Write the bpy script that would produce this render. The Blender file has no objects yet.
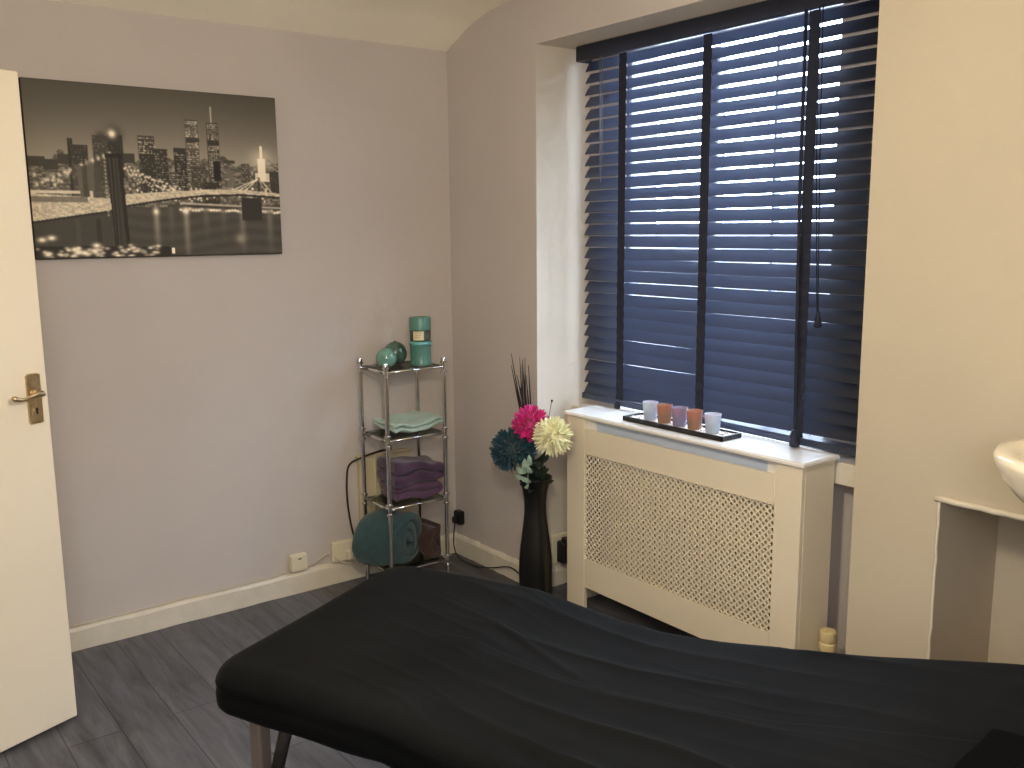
import bpy, math, random
import numpy as np
from mathutils import Vector, Matrix, noise

SC = bpy.context.scene
COL = SC.collection
PI = math.pi
random.seed(7)

# ------------------------------------------------------------------ colour / materials
def s2l(c):
    return tuple(((x / 255) / 12.92 if x / 255 <= .04045 else ((x / 255 + .055) / 1.055) ** 2.4) for x in c)

class NT:
    def __init__(s, name):
        s.m = bpy.data.materials.new(name); s.m.use_nodes = True
        s.t = s.m.node_tree; s.b = s.t.nodes['Principled BSDF']; s.out = s.t.nodes['Material Output']
    def n(s, typ, **kw):
        x = s.t.nodes.new(typ)
        for k, v in kw.items(): setattr(x, k, v)
        return x
    def l(s, a, b): s.t.links.new(a, b)

def mat(name, col, rough=.5, metal=0, var=.06, scale=8, bump=0, bscale=60, trans=0, coat=0, sheen=0, spec=.5, stretch=(1, 1, 1), detail=4, sub=0):
    """principled material with a little object-space noise in its colour and bump"""
    k = NT(name); b = k.b
    lin = s2l(col)
    tc = k.n('ShaderNodeTexCoord'); mp = k.n('ShaderNodeMapping'); mp.inputs['Scale'].default_value = stretch
    k.l(tc.outputs['Object'], mp.inputs['Vector'])
    nz = k.n('ShaderNodeTexNoise'); nz.inputs['Scale'].default_value = scale; nz.inputs['Detail'].default_value = detail
    k.l(mp.outputs[0], nz.inputs['Vector'])
    cr = k.n('ShaderNodeValToRGB')
    cr.color_ramp.elements[0].position = .3; cr.color_ramp.elements[1].position = .7
    cr.color_ramp.elements[0].color = (*[max(0, c * (1 - var)) for c in lin], 1)
    cr.color_ramp.elements[1].color = (*[min(1, c * (1 + var)) for c in lin], 1)
    k.l(nz.outputs['Fac'], cr.inputs[0]); k.l(cr.outputs[0], b.inputs['Base Color'])
    b.inputs['Roughness'].default_value = rough; b.inputs['Metallic'].default_value = metal
    b.inputs['Transmission Weight'].default_value = trans
    b.inputs['Coat Weight'].default_value = coat
    b.inputs['Sheen Weight'].default_value = sheen
    b.inputs['Specular IOR Level'].default_value = spec
    if sub:
        b.inputs['Subsurface Weight'].default_value = sub; b.inputs['Subsurface Scale'].default_value = .01
    if bump:
        n2 = k.n('ShaderNodeTexNoise'); n2.inputs['Scale'].default_value = bscale; n2.inputs['Detail'].default_value = 5
        k.l(mp.outputs[0], n2.inputs['Vector'])
        bp = k.n('ShaderNodeBump'); bp.inputs['Strength'].default_value = bump; bp.inputs['Distance'].default_value = .004
        k.l(n2.outputs['Fac'], bp.inputs['Height']); k.l(bp.outputs[0], b.inputs['Normal'])
    return k.m

M = {}
def wall_mat(name, col, bump=.25):
    k = NT(name); b = k.b; lin = s2l(col)
    tc = k.n('ShaderNodeTexCoord')
    nz = k.n('ShaderNodeTexNoise'); nz.inputs['Scale'].default_value = 1.7; nz.inputs['Detail'].default_value = 5
    k.l(tc.outputs['Object'], nz.inputs['Vector'])
    cr = k.n('ShaderNodeValToRGB'); cr.color_ramp.elements[0].position = .3; cr.color_ramp.elements[1].position = .7
    cr.color_ramp.elements[0].color = (*[c * .95 for c in lin], 1); cr.color_ramp.elements[1].color = (*[min(1, c * 1.04) for c in lin], 1)
    k.l(nz.outputs['Fac'], cr.inputs[0]); k.l(cr.outputs[0], b.inputs['Base Color'])
    b.inputs['Roughness'].default_value = .75; b.inputs['Specular IOR Level'].default_value = .25
    n2 = k.n('ShaderNodeTexNoise'); n2.inputs['Scale'].default_value = 9; n2.inputs['Detail'].default_value = 8; n2.inputs['Roughness'].default_value = .6
    k.l(tc.outputs['Object'], n2.inputs['Vector'])
    bp = k.n('ShaderNodeBump'); bp.inputs['Strength'].default_value = bump; bp.inputs['Distance'].default_value = .012
    k.l(n2.outputs['Fac'], bp.inputs['Height']); k.l(bp.outputs[0], b.inputs['Normal'])
    return k.m
M['wall'] = wall_mat('lilac_grey_wall_paint', (200, 191, 184), .35)
M['wall_warm'] = wall_mat('beige_wall_paint', (194, 182, 160), .22)
M['reveal'] = wall_mat('pale_reveal_paint', (214, 204, 186), .5)
M['ceiling'] = wall_mat('cream_ceiling_paint', (250, 243, 222), .3)
M['trimw'] = mat('white_gloss_trim', (222, 214, 196), .4, var=.05, scale=20, bump=.15, bscale=30)
M['door'] = mat('cream_door_paint', (240, 229, 207), .45, var=.02, scale=3)
M['mdf'] = mat('cream_satin_mdf', (232, 220, 196), .4, var=.02, scale=4)
M['shelfw'] = mat('white_gloss_shelf', (236, 232, 226), .22, var=.02, scale=4)
M['gap_daylight'] = mat('painted_gap_daylight', (196, 208, 226), .4, var=.03)  # pale blue colour imitates daylight showing in the gap
M['chrome'] = mat('polished_chrome', (225, 225, 225), .10, 1, var=.03)
M['brass'] = mat('aged_brass', (196, 176, 142), .3, 1, var=.15, scale=60)
M['brass_dark'] = mat('dark_keyhole', (40, 30, 20), .5)
M['blind'] = mat('black_blind_lacquer', (30, 33, 43), .32, var=.12, scale=6, stretch=(1, .15, 1), spec=.6)
def add_translucency(m, col, fac):
    t = m.node_tree; out = t.nodes['Material Output']; b = t.nodes['Principled BSDF']
    tr = t.nodes.new('ShaderNodeBsdfTranslucent'); tr.inputs[0].default_value = (*col, 1)
    mx = t.nodes.new('ShaderNodeMixShader'); mx.inputs[0].default_value = fac
    t.links.new(b.outputs[0], mx.inputs[1]); t.links.new(tr.outputs[0], mx.inputs[2]); t.links.new(mx.outputs[0], out.inputs[0])
add_translucency(M['blind'], (.66, .71, .88), .20)  # bluish translucent mix stands in for window bloom over the slats
M['tape'] = mat('black_blind_tape', (30, 34, 50), .8, var=.1)
M['cordw'] = mat('grey_cord', (120, 122, 130), .6)
M['vase'] = mat('black_gloss_vase', (8, 8, 9), .38, var=.1, scale=20)
M['teal_glaze'] = mat('teal_glazed_ceramic', (112, 158, 144), .15, var=.25, scale=14, coat=.6)
M['teal_dark'] = mat('dark_teal_glaze', (62, 92, 80), .15, var=.35, scale=22, coat=.6)
M['ball_base'] = mat('dark_ball_base', (42, 36, 30), .3, var=.2)
M['jar'] = mat('teal_jar_lacquer', (88, 136, 124), .35, var=.1, scale=30)
M['jar_rim'] = mat('pale_teal_rim', (104, 168, 162), .2, var=.05)
M['jar_dark'] = mat('smoky_green_jar_glass', (74, 84, 74), .12, var=.1)
M['paper'] = mat('cream_paper_label', (228, 218, 180), .7, var=.03)
M['ink'] = mat('brown_label_ink', (170, 120, 90), .8)
M['mint'] = mat('mint_terry_towel', (172, 196, 182), .95, var=.08, scale=60, bump=.8, bscale=260, sheen=.3)
M['purple'] = mat('purple_terry_towel', (70, 42, 70), .95, var=.2, scale=50, bump=1, bscale=220, sheen=.3)
M['purple2'] = mat('plum_terry_towel', (86, 52, 82), .95, var=.2, scale=50, bump=1, bscale=220, sheen=.3)
M['tealcloth'] = mat('teal_terry_towel', (46, 74, 76), .95, var=.2, scale=40, bump=1, bscale=200, sheen=.3)
M['browncloth'] = mat('brown_terry_towel', (60, 36, 30), .95, var=.3, scale=40, bump=1, bscale=200, sheen=.3)
M['plastic'] = mat('cream_switch_plastic', (226, 218, 190), .35, var=.02)
M['box'] = mat('cream_box_paint', (200, 186, 150), .5, var=.05)
M['black_plastic'] = mat('black_plug_plastic', (18, 18, 18), .4)
M['cable_black'] = mat('brown_black_cable', (34, 24, 20), .5)
M['cable_white'] = mat('off_white_cable', (206, 196, 176), .5)
M['valve'] = mat('yellowed_valve_plastic', (216, 196, 146), .4)
M['copper_pipe'] = mat('painted_pipe', (200, 184, 150), .4)
M['radiator'] = mat('radiator_enamel', (206, 194, 160), .45)
M['ceramic'] = mat('glossy_white_ceramic', (244, 234, 212), .06, var=.01, coat=.7)
M['cover'] = None
M['black_cloth'] = mat('dull_black_cloth', (6, 6, 7), 1, var=.2, spec=.05)
M['metal_leg'] = mat('grey_powder_metal', (146, 134, 126), .4, .6, var=.05)
M['metal_dark'] = mat('dark_leg_metal', (58, 56, 54), .45, .6)
M['tray'] = mat('black_wood_tray', (20, 17, 19), .35)
M['sand'] = mat('tray_sand', (226, 220, 214), .9, var=.15, scale=150, bump=.6, bscale=300)
M['pebble'] = mat('mixed_pebble', (216, 204, 196), .5, var=.35, scale=30)
M['wax'] = mat('cream_wax', (240, 236, 226), .5, sub=.3)
M['wick'] = mat('wick', (60, 50, 40), .8)
M['magenta'] = mat('magenta_petals', (206, 30, 124), .6, var=.35, scale=40, sheen=.2)
M['tealp'] = mat('deep_teal_petals', (14, 66, 78), .6, var=.4, scale=40, sheen=.2)
M['creamp'] = mat('cream_petals', (244, 240, 200), .6, var=.12, scale=40, sheen=.2)
M['leaf'] = mat('dark_green_leaf', (38, 52, 38), .6, var=.3, scale=40)
M['leafpale'] = mat('frosted_sage_leaf', (158, 184, 164), .6, var=.2, scale=40)
M['twig'] = mat('dark_twig', (36, 24, 22), .8, var=.2)
M['canvas_edge'] = mat('canvas_edge', (40, 34, 28), .8)
M['frame'] = mat('white_upvc', (196, 200, 210), .4)
M['concrete'] = mat('outside_render', (132, 132, 134), .9, var=.15)
def frosted(name, col, trans=.35):
    k = NT(name); b = k.b
    tc = k.n('ShaderNodeTexCoord'); nz = k.n('ShaderNodeTexNoise'); nz.inputs['Scale'].default_value = 60
    k.l(tc.outputs['Object'], nz.inputs[0])
    cr = k.n('ShaderNodeValToRGB'); lin = s2l(col)
    cr.color_ramp.elements[0].color = (*[c * .85 for c in lin], 1); cr.color_ramp.elements[1].color = (*[min(1, c * 1.1) for c in lin], 1)
    k.l(nz.outputs['Fac'], cr.inputs[0]); k.l(cr.outputs[0], b.inputs['Base Color'])
    b.inputs['Roughness'].default_value = .3; b.inputs['Transmission Weight'].default_value = trans
    b.inputs['Subsurface Weight'].default_value = .2; b.inputs['Subsurface Scale'].default_value = .02
    return k.m
M['cup_white'] = frosted('frosted_blue_white_glass', (214, 226, 246))
M['cup_copper'] = frosted('frosted_copper_glass', (172, 132, 110), .25)
M['cup_lilac'] = frosted('frosted_lilac_glass', (158, 152, 184), .3)
def glass(name, col, a):
    k = NT(name); t = k.t
    tr = k.n('ShaderNodeBsdfTransparent'); tr.inputs[0].default_value = (*col, 1)
    gl = k.n('ShaderNodeBsdfGlossy'); gl.inputs['Roughness'].default_value = .03
    nz = k.n('ShaderNodeTexNoise'); nz.inputs['Scale'].default_value = 3
    mr = k.n('ShaderNodeMapRange'); mr.inputs['To Min'].default_value = a * .9; mr.inputs['To Max'].default_value = a * 1.1
    k.l(nz.outputs['Fac'], mr.inputs[0])
    mx = k.n('ShaderNodeMixShader'); k.l(mr.outputs[0], mx.inputs[0]); k.l(tr.outputs[0], mx.inputs[1]); k.l(gl.outputs[0], mx.inputs[2])
    k.l(mx.outputs[0], k.out.inputs[0])
    return k.m
M['pane'] = glass('window_glass', (.95, .97, 1), .06)
M['shelf_glass'] = glass('smoked_shelf_glass', (.55, .58, .56), .16)

# floor: grey wood-look planks running along Y
def floor_mat():
    k = NT('dark_grey_wood_planks'); b = k.b
    tc = k.n('ShaderNodeTexCoord'); mp = k.n('ShaderNodeMapping'); mp.inputs['Rotation'].default_value = (0, 0, PI / 2)
    k.l(tc.outputs['Object'], mp.inputs[0])
    br = k.n('ShaderNodeTexBrick'); br.offset = .37; br.offset_frequency = 2
    br.inputs['Scale'].default_value = 1; br.inputs['Mortar Size'].default_value = .0022; br.inputs['Mortar Smooth'].default_value = .2
    br.inputs['Brick Width'].default_value = 1.1; br.inputs['Row Height'].default_value = .155; br.inputs['Bias'].default_value = 0
    br.inputs['Color1'].default_value = (.86, .86, .86, 1); br.inputs['Color2'].default_value = (1.14, 1.14, 1.14, 1); br.inputs['Mortar'].default_value = (.35, .35, .35, 1)
    k.l(mp.outputs[0], br.inputs['Vector'])
    m2 = k.n('ShaderNodeMapping'); m2.inputs['Scale'].default_value = (22, 2.6, 1); k.l(tc.outputs['Object'], m2.inputs[0])
    nz = k.n('ShaderNodeTexNoise'); nz.inputs['Scale'].default_value = 1; nz.inputs['Detail'].default_value = 9; nz.inputs['Roughness'].default_value = .65; nz.inputs['Distortion'].default_value = .8
    k.l(m2.outputs[0], nz.inputs['Vector'])
    cr = k.n('ShaderNodeValToRGB'); e = cr.color_ramp.elements
    e[0].position = .28; e[0].color = (*s2l((50, 51, 56)), 1); e[1].position = .72; e[1].color = (*s2l((106, 107, 113)), 1)
    k.l(nz.outputs['Fac'], cr.inputs[0])
    mx = k.n('ShaderNodeMix', data_type='RGBA', blend_type='MULTIPLY'); mx.inputs[0].default_value = 1
    k.l(cr.outputs[0], mx.inputs[6]); k.l(br.outputs['Color'], mx.inputs[7]); k.l(mx.outputs[2], b.inputs['Base Color'])
    b.inputs['Roughness'].default_value = .42
    bp = k.n('ShaderNodeBump'); bp.inputs['Strength'].default_value = .25; bp.inputs['Distance'].default_value = .003
    k.l(nz.outputs['Fac'], bp.inputs['Height']); k.l(bp.outputs[0], b.inputs['Normal'])
    return k.m
M['floor'] = floor_mat()

def velvet():
    k = NT('black_velour_cover'); b = k.b
    tc = k.n('ShaderNodeTexCoord'); nz = k.n('ShaderNodeTexNoise'); nz.inputs['Scale'].default_value = 5; nz.inputs['Detail'].default_value = 6
    k.l(tc.outputs['Object'], nz.inputs[0])
    cr = k.n('ShaderNodeValToRGB'); e = cr.color_ramp.elements
    e[0].color = (.0022, .0024, .0026, 1); e[1].color = (.0045, .0049, .0054, 1); e[0].position = .3; e[1].position = .7
    k.l(nz.outputs['Fac'], cr.inputs[0]); k.l(cr.outputs[0], b.inputs['Base Color'])
    b.inputs['Roughness'].default_value = .75; b.inputs['Specular IOR Level'].default_value = .07
    b.inputs['Sheen Weight'].default_value = .010; b.inputs['Sheen Roughness'].default_value = .5
    n2 = k.n('ShaderNodeTexNoise'); n2.inputs['Scale'].default_value = 350; k.l(tc.outputs['Object'], n2.inputs[0])
    bp = k.n('ShaderNodeBump'); bp.inputs['Strength'].default_value = .4; bp.inputs['Distance'].default_value = .001
    k.l(n2.outputs['Fac'], bp.inputs['Height']); k.l(bp.outputs[0], b.inputs['Normal'])
    return k.m
M['cover'] = velvet()

# ------------------------------------------------------------------ mesh builder
class MB:
    def __init__(s): s.v = []; s.f = []
    def add(s, vs, fs):
        o = len(s.v); s.v += [tuple(p) for p in vs]; s.f += [tuple(i + o for i in q) for q in fs]; return s
    def box(s, x0, y0, z0, x1, y1, z1, mtx=None):
        vs = [Vector(p) for p in ((x0, y0, z0), (x1, y0, z0), (x1, y1, z0), (x0, y1, z0), (x0, y0, z1), (x1, y0, z1), (x1, y1, z1), (x0, y1, z1))]
        if mtx: vs = [mtx @ p for p in vs]
        return s.add(vs, [(0, 3, 2, 1), (4, 5, 6, 7), (0, 1, 5, 4), (1, 2, 6, 5), (2, 3, 7, 6), (3, 0, 4, 7)])
    def rbox(s, x0, y0, z0, x1, y1, z1, b=.003, mtx=None):
        """box with chamfered edges"""
        X, Y, Z = (x0, x1), (y0, y1), (z0, z1); vs = []; idx = {}
        for i in (0, 1):
            for j in (0, 1):
                for k in (0, 1):
                    sx, sy, sz = (1 - 2 * i) * b, (1 - 2 * j) * b, (1 - 2 * k) * b
                    for a, off in enumerate(((0, sy, sz), (sx, 0, sz), (sx, sy, 0))):
                        idx[i, j, k, a] = len(vs); vs.append(Vector((X[i] + off[0], Y[j] + off[1], Z[k] + off[2])))
        if mtx: vs = [mtx @ p for p in vs]
        fs = []
        I = idx
        for i in (0, 1): fs.append([I[i, 0, 0, 0], I[i, 1, 0, 0], I[i, 1, 1, 0], I[i, 0, 1, 0]][::(1 if i else -1)])
        for j in (0, 1): fs.append([I[0, j, 0, 1], I[0, j, 1, 1], I[1, j, 1, 1], I[1, j, 0, 1]][::(1 if j else -1)])
        for k in (0, 1): fs.append([I[0, 0, k, 2], I[1, 0, k, 2], I[1, 1, k, 2], I[0, 1, k, 2]][::(1 if k else -1)])
        for i in (0, 1):
            for j in (0, 1): fs.append([I[i, j, 0, 0], I[i, j, 1, 0], I[i, j, 1, 1], I[i, j, 0, 1]][::(1 if i ^ j else -1)])
        for i in (0, 1):
            for k in (0, 1): fs.append([I[i, 0, k, 0], I[i, 0, k, 2], I[i, 1, k, 2], I[i, 1, k, 0]][::(1 if i ^ k else -1)])
        for j in (0, 1):
            for k in (0, 1): fs.append([I[0, j, k, 1], I[1, j, k, 1], I[1, j, k, 2], I[0, j, k, 2]][::(1 if j ^ k else -1)])
        for i in (0, 1):
            for j in (0, 1):
                for k in (0, 1): fs.append([I[i, j, k, 0], I[i, j, k, 1], I[i, j, k, 2]])
        return s.add(vs, fs)
    def tube(s, pts, r, n=10, cap=True):
        pts = [Vector(p) for p in pts]; m = len(pts); rs = r if isinstance(r, (list, tuple)) else [r] * m
        up = None; vs = []; fs = []
        for i, p in enumerate(pts):
            t = (pts[min(i + 1, m - 1)] - pts[max(i - 1, 0)]).normalized()
            if up is None: up = t.orthogonal().normalized()
            up = (up - t * up.dot(t)).normalized(); w = t.cross(up)
            for k in range(n):
                a = 2 * PI * k / n; vs.append(p + (up * math.cos(a) + w * math.sin(a)) * rs[i])
        for i in range(m - 1):
            for k in range(n):
                a = i * n + k; b = i * n + (k + 1) % n; fs.append((a, b, b + n, a + n))
        if cap: fs.append(tuple(range(n - 1, -1, -1))); fs.append(tuple((m - 1) * n + k for k in range(n)))
        return s.add(vs, fs)
    def lathe(s, prof, c=(0, 0, 0), n=32, mtx=None):
        vs = []; fs = []; m = len(prof)
        for r, z in prof:
            for k in range(n):
                a = 2 * PI * k / n; p = Vector((r * math.cos(a), r * math.sin(a), z))
                if mtx: p = mtx @ p
                vs.append(p + Vector(c))
        for i in range(m - 1):
            for k in range(n):
                a = i * n + k; b = i * n + (k + 1) % n; fs.append((a, b, b + n, a + n))
        if prof[0][0] > 1e-6: fs.append(tuple(range(n - 1, -1, -1)))
        if prof[-1][0] > 1e-6: fs.append(tuple((m - 1) * n + k for k in range(n)))
        return s.add(vs, fs)
    def build(s, name, material, parent=None, smooth=False, kind=None, bevel=0):
        me = bpy.data.meshes.new(name); me.from_pydata(s.v, [], s.f); me.validate(); me.update()
        o = bpy.data.objects.new(name, me); COL.objects.link(o)
        if material: me.materials.append(material)
        if smooth:
            for p in me.polygons: p.use_smooth = True
        if parent is not None:
            o.parent = parent
            o.matrix_parent_inverse = Matrix.Identity(4)
            mw = parent_world(parent)
            inv = mw.inverted()
            for v in me.vertices: v.co = inv @ v.co
        if bevel:
            b = o.modifiers.new('bevel', 'BEVEL'); b.width = bevel; b.segments = 2; b.limit_method = 'ANGLE'
        if kind: o['kind'] = kind
        return o

def parent_world(o):
    m = o.matrix_basis.copy()
    while o.parent: o = o.parent; m = o.matrix_basis @ m
    return m

def thing(name, label, cat, loc=(0, 0, 0), group=None, rz=0):
    o = bpy.data.objects.new(name, None); COL.objects.link(o); o.location = loc; o.rotation_euler = (0, 0, rz)
    o.empty_display_size = .05
    return tag(o, label, cat, group)
def tag(o, label, cat, group=None):
    o['label'] = label; o['category'] = cat
    if group: o['group'] = group
    return o
def struct(name, mb, m, parent=None, **kw):
    return mb.build(name, m, parent, kind='structure', **kw)
def smooth_by_angle(o, deg=35):
    me = o.data
    for p in me.polygons: p.use_smooth = True
    try: me.set_sharp_from_angle(angle=math.radians(deg))
    except Exception: pass
    return o

# ------------------------------------------------------------------ ROOM
XB, YB, HC = -3.3, -4.7, 2.40       # back of room, near end, ceiling height
RY0, RY1, RD, RT = -.616, -2.061, .28, 2.207    # window recess
AY0, AY1, AZ, AD = -2.315, -3.02, .782, .345    # low alcove
WY0, WY1, WZ0, WZ1 = -.785, -1.765, .775, 2.196    # window opening

struct('floor', MB().box(XB - .1, YB - .1, -.1, .6, .1, 0), M['floor'])
# ceiling with a cove along the left wall
cv = [(.0, 2.272), (-.03, 2.287), (-.06, 2.300), (-.09, 2.312), (-.14, 2.336), (-.19, 2.356), (-.24, 2.369), (-.30, 2.381), (-.37, 2.391), (-.45, 2.397), (-.55, HC), (YB - .1, HC)]
mb = MB(); vs = []; nx = 40
for i in range(nx + 1):
    x = XB - .1 + (XB * -1 + .1 + .005) * i / nx
    for j, (y, z) in enumerate(cv):
        w = .006 * noise.noise(Vector((x * 2.3, y * 2, 3))) if j < len(cv) - 1 else 0
        vs.append((x, y if j else .001, z + w))
L = len(cv)
mb.add(vs, [(i * L + j, i * L + j + 1, (i + 1) * L + j + 1, (i + 1) * L + j) for i in range(nx) for j in range(L - 1)])
mb.box(XB - .1, YB - .1, HC + .002, .01, .1, HC + .12)
smooth_by_angle(struct('ceiling', mb, M['ceiling']), 30)

struct('wall_left', MB().box(XB - .1, 0, 0, .6, .12, HC), M['wall'])
mb = MB()
T = RD + .22
mb.box(0, RY0, 0, T, 0, HC)                                  # left of recess
mb.box(0, RY1, RT, T, RY0, HC)                               # above recess
mb.box(0, AY0, 0, T, RY1, HC)                                # right of recess
mb.box(0, AY1, AZ, T, AY0, HC)                               # above alcove
mb.box(0, YB - .1, 0, T, AY1, HC)                            # right of alcove
mb.box(AD, AY1, 0, T, AY0, AZ)                               # alcove back
# recess back around the window opening
mb.box(RD, WY0, 0, T, RY0, RT); mb.box(RD, RY1, 0, T, WY1, RT)
mb.box(RD, WY1, WZ1, T, WY0, RT); mb.box(RD, WY1, 0, T, WY0, WZ0)
ww = struct('wall_window', mb, M['wall'])
ww.data.materials.append(M['wall_warm']); ww.data.materials.append(M['reveal'])
for p in ww.data.polygons:
    c = p.center; n = p.normal
    if c.y < RY1 + .001 and c.x < AD + .01: p.material_index = 1
    if abs(c.y - RY0) < .002 and n.y < -.5 and c.x < RD: p.material_index = 2
    if abs(c.z - RT) < .002 and n.z < -.5: p.material_index = 2
# plaster lip over alcove opening
mb = MB(); pts = [(-.004, AY0 + .012 - i * (AY0 - AY1 + .02) / 24, AZ + .004 + .0025 * noise.noise(Vector((i * .9, 0, 0)))) for i in range(25)]
mb.tube(pts, .008, 8)
pts = [(-.001 + .003 * noise.noise(Vector((0, 0, i * .8))), AY0 + .002 + .004 * noise.noise(Vector((5, 0, i * .7))), AZ * (1 - i / 24)) for i in range(25)]
mb.tube(pts, .0045, 6)
struct('trim_2', mb, M['reveal'], smooth=True)
struct('wall_back', MB().box(XB - .1, YB, 0, XB, 0, HC), M['wall'])
struct('wall_right', MB().box(XB - .1, YB - .1, 0, 0, YB, HC), M['wall_warm'])
struct('wall_return', MB().box(XB, -1.02, 0, -2.60, 0, HC), M['wall'])

# skirting boards: worn, slightly uneven top
def skirting(name, a, b, nrm, h=.088, t=.018):
    a, b, nrm = Vector(a), Vector(b), Vector(nrm); n = 60; mb = MB(); vs = []
    for i in range(n + 1):
        p = a.lerp(b, i / n); hh = h + .004 * noise.noise(Vector((i * .35, a.x, 1))) + (.003 if noise.noise(Vector((i * .9, 7, 1))) > .3 else 0)
        bz = .004 * max(0, noise.noise(Vector((i * .25, 3, 2))))
        for (d, z) in ((0, 0), (t, bz), (t, hh - .012), (t * .6, hh - .003), (.006, hh + .001), (0, hh + .004)):
            q = p + nrm * (d - .001); vs.append((q.x, q.y, z))
    fs = [(i * 6 + j, i * 6 + j + 1, i * 6 + 7 + j, i * 6 + 6 + j) for i in range(n) for j in range(5)]
    mb.add(vs, fs); mb.add(vs[:6], [(0, 1, 2, 3, 4, 5)]); mb.add(vs[-6:], [(5, 4, 3, 2, 1, 0)])
    return struct(name, mb, M['trimw'])
skirting('baseboard_left', (-2.60, 0, 0), (0, 0, 0), (0, -1, 0))
skirting('baseboard_window', (0, -.02, 0), (0, RY0, 0), (-1, 0, 0))
skirting('baseboard_reveal', (0, RY0, 0), (RD, RY0, 0), (0, -1, 0), h=.075)
skirting('baseboard_right', (0, RY1, 0), (0, AY0, 0), (-1, 0, 0))

# window: frame, mullions, panes
w = thing('window_1', 'white framed window behind the black blind', 'window', (.36, -1.2, .8)); del w['label'], w['category']; w['kind'] = 'structure'
mb = MB()
def fr(y0, y1, z0, z1, x0=.33, x1=.39): mb.rbox(x0, y1, z0, x1, y0, z1, .004)
fr(WY0, WY0 - .022, WZ0, WZ1); fr(WY1 + .03, WY1, WZ0, WZ1); fr(WY0 - .022, WY1 + .03, WZ1 - .02, WZ1); fr(WY0 - .022, WY1 + .03, WZ0, WZ0 + .03)
mb.build('window_frame', M['frame'], w)['kind'] = 'structure'
mb = MB(); fr(-1.19, -1.235, WZ0 + .06, WZ1 - .055, .335, .385); fr(-1.478, -1.490, WZ0 + .06, WZ1 - .055, .34, .38); fr(WY0 - .055, -1.19, 1.78, 1.80, .342, .372)
mb.build('mullion', M['frame'], w)['kind'] = 'structure'
mb = MB(); mb.box(.358, WY1 + .02, WZ0 + .02, .362, WY0 - .015, WZ1 - .015); mb.build('pane', M['pane'], w)['kind'] = 'structure'
# window sill board (shows at right of the radiator cover)
struct('trim_1', MB().rbox(.185, RY1, .70, RD + .06, RY0, .772, .004), M['trimw'])
# ------------------------------------------------------------------ BLIND
bl = thing('venetian_blind', 'black wooden venetian blind with wide slats and ladder tapes covering the window', 'blind', (.2, -1.3, 2.2))
BY0, BY1 = -.688, -1.962
mb = MB(); mb.rbox(.158, BY1 - .035, 2.148, .172, BY0 + .02, 2.2055, .003); mb.rbox(.172, BY1 - .035, 2.148, .235, BY1 - .024, 2.205, .002); mb.rbox(.172, BY0 + .009, 2.148, .235, BY0 + .02, 2.205, .002)
mb.build('valance', M['blind'], bl)
MB().rbox(.178, BY1 - .02, 2.16, .232, BY0 + .005, 2.2055, .003).build('headrail', M['blind'], bl)
mb = MB(); XS = .205; TH = math.radians(55); z = 2.132; pitch = .0452; k = 0; slz = []
while z > .862:
    th = TH + random.uniform(-.014, .014) + (.05 if z > 2.09 else 0) + .045 * max(0, min(1, (1.55 - z) / .5)); dz = random.uniform(-.0012, .0012); sag = random.uniform(-.0015, .0015)
    slz.append(z)
    n = 14; prof = []
    for i in range(7):
        t = -1 + 2 * i / 6; u = t * .025; h = .0016 * (1 - t * t)
        prof.append((u, h + .0013 * (1 - abs(t) * .6)))
    for i in range(7):
        t = 1 - 2 * i / 6; u = t * .025; h = .0016 * (1 - t * t)
        prof.append((u, h - .0013 * (1 - abs(t) * .6)))
    vs = []; m = 10
    for j in range(m + 1):
        y = BY0 + (BY1 - BY0) * j / m + (random.uniform(-.002, .002) if j in (0, m) else 0)
        for (u, h) in prof:
            # room-side edge low, window-side edge high
            vs.append((XS + u * math.cos(th) - h * math.sin(th), y, z + dz + u * math.sin(th) + h * math.cos(th) + sag * math.sin(PI * j / m * 2) - .012 * (1 - j / m) * max(0, min(1, (1.0 - z) / .1))))
    P_ = len(prof); fs = [(j * P_ + i, j * P_ + (i + 1) % P_, (j + 1) * P_ + (i + 1) % P_, (j + 1) * P_ + i) for j in range(m) for i in range(P_)]
    fs += [tuple(range(P_ - 1, -1, -1)), tuple(m * P_ + i for i in range(P_))]
    mb.add(vs, fs); z -= pitch; k += 1
smooth_by_angle(mb.build('slats', M['blind'], bl), 40)
mb = MB(); mb.rbox(.176, BY1, .8015, .232, BY0, .826, .004)
mb.v = [(x, y, z + .012 * (y - BY1) / (BY0 - BY1)) for (x, y, z) in mb.v]
mb.build('bottom_rail', M['blind'], bl)
zr = .826
for y in (-.905, -1.315, -1.735):
    mb = MB(); n = 60; vs = []
    wd = .019 if y > -1 else .019
    for i in range(n + 1):
        zz = 2.15 - (2.15 - .82) * i / n
        xx = .1845 + .0015 * math.cos(2 * PI * zz / pitch)
        for dy in (-wd, wd):
            for dx in (0, .0012): vs.append((xx - dx, y + dy, zz))
    for i in range(n):
        a = i * 4; mb.add([], []); 
    mb.add(vs, [q for i in range(n) for q in ((i*4, i*4+4, i*4+6, i*4+2), (i*4+1, i*4+3, i*4+7, i*4+5), (i*4, i*4+1, i*4+5, i*4+4), (i*4+2, i*4+6, i*4+7, i*4+3))])
    mb.build('ladder_tape', M['tape'], bl)
    mb = MB()
    for dy in (-.015, .015): mb.tube([(.2295, y + dy, 2.15), (.2295, y + dy, .82)], .0012, 5)
    mb.build('rear_ladder_cord', M['tape'], bl)
    mb = MB(); mb.tube([(.174, y, .812), (.166, y, .812)], [.016, .013], 14); mb.build('tape_button', M['tape'], bl, smooth=False)
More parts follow.
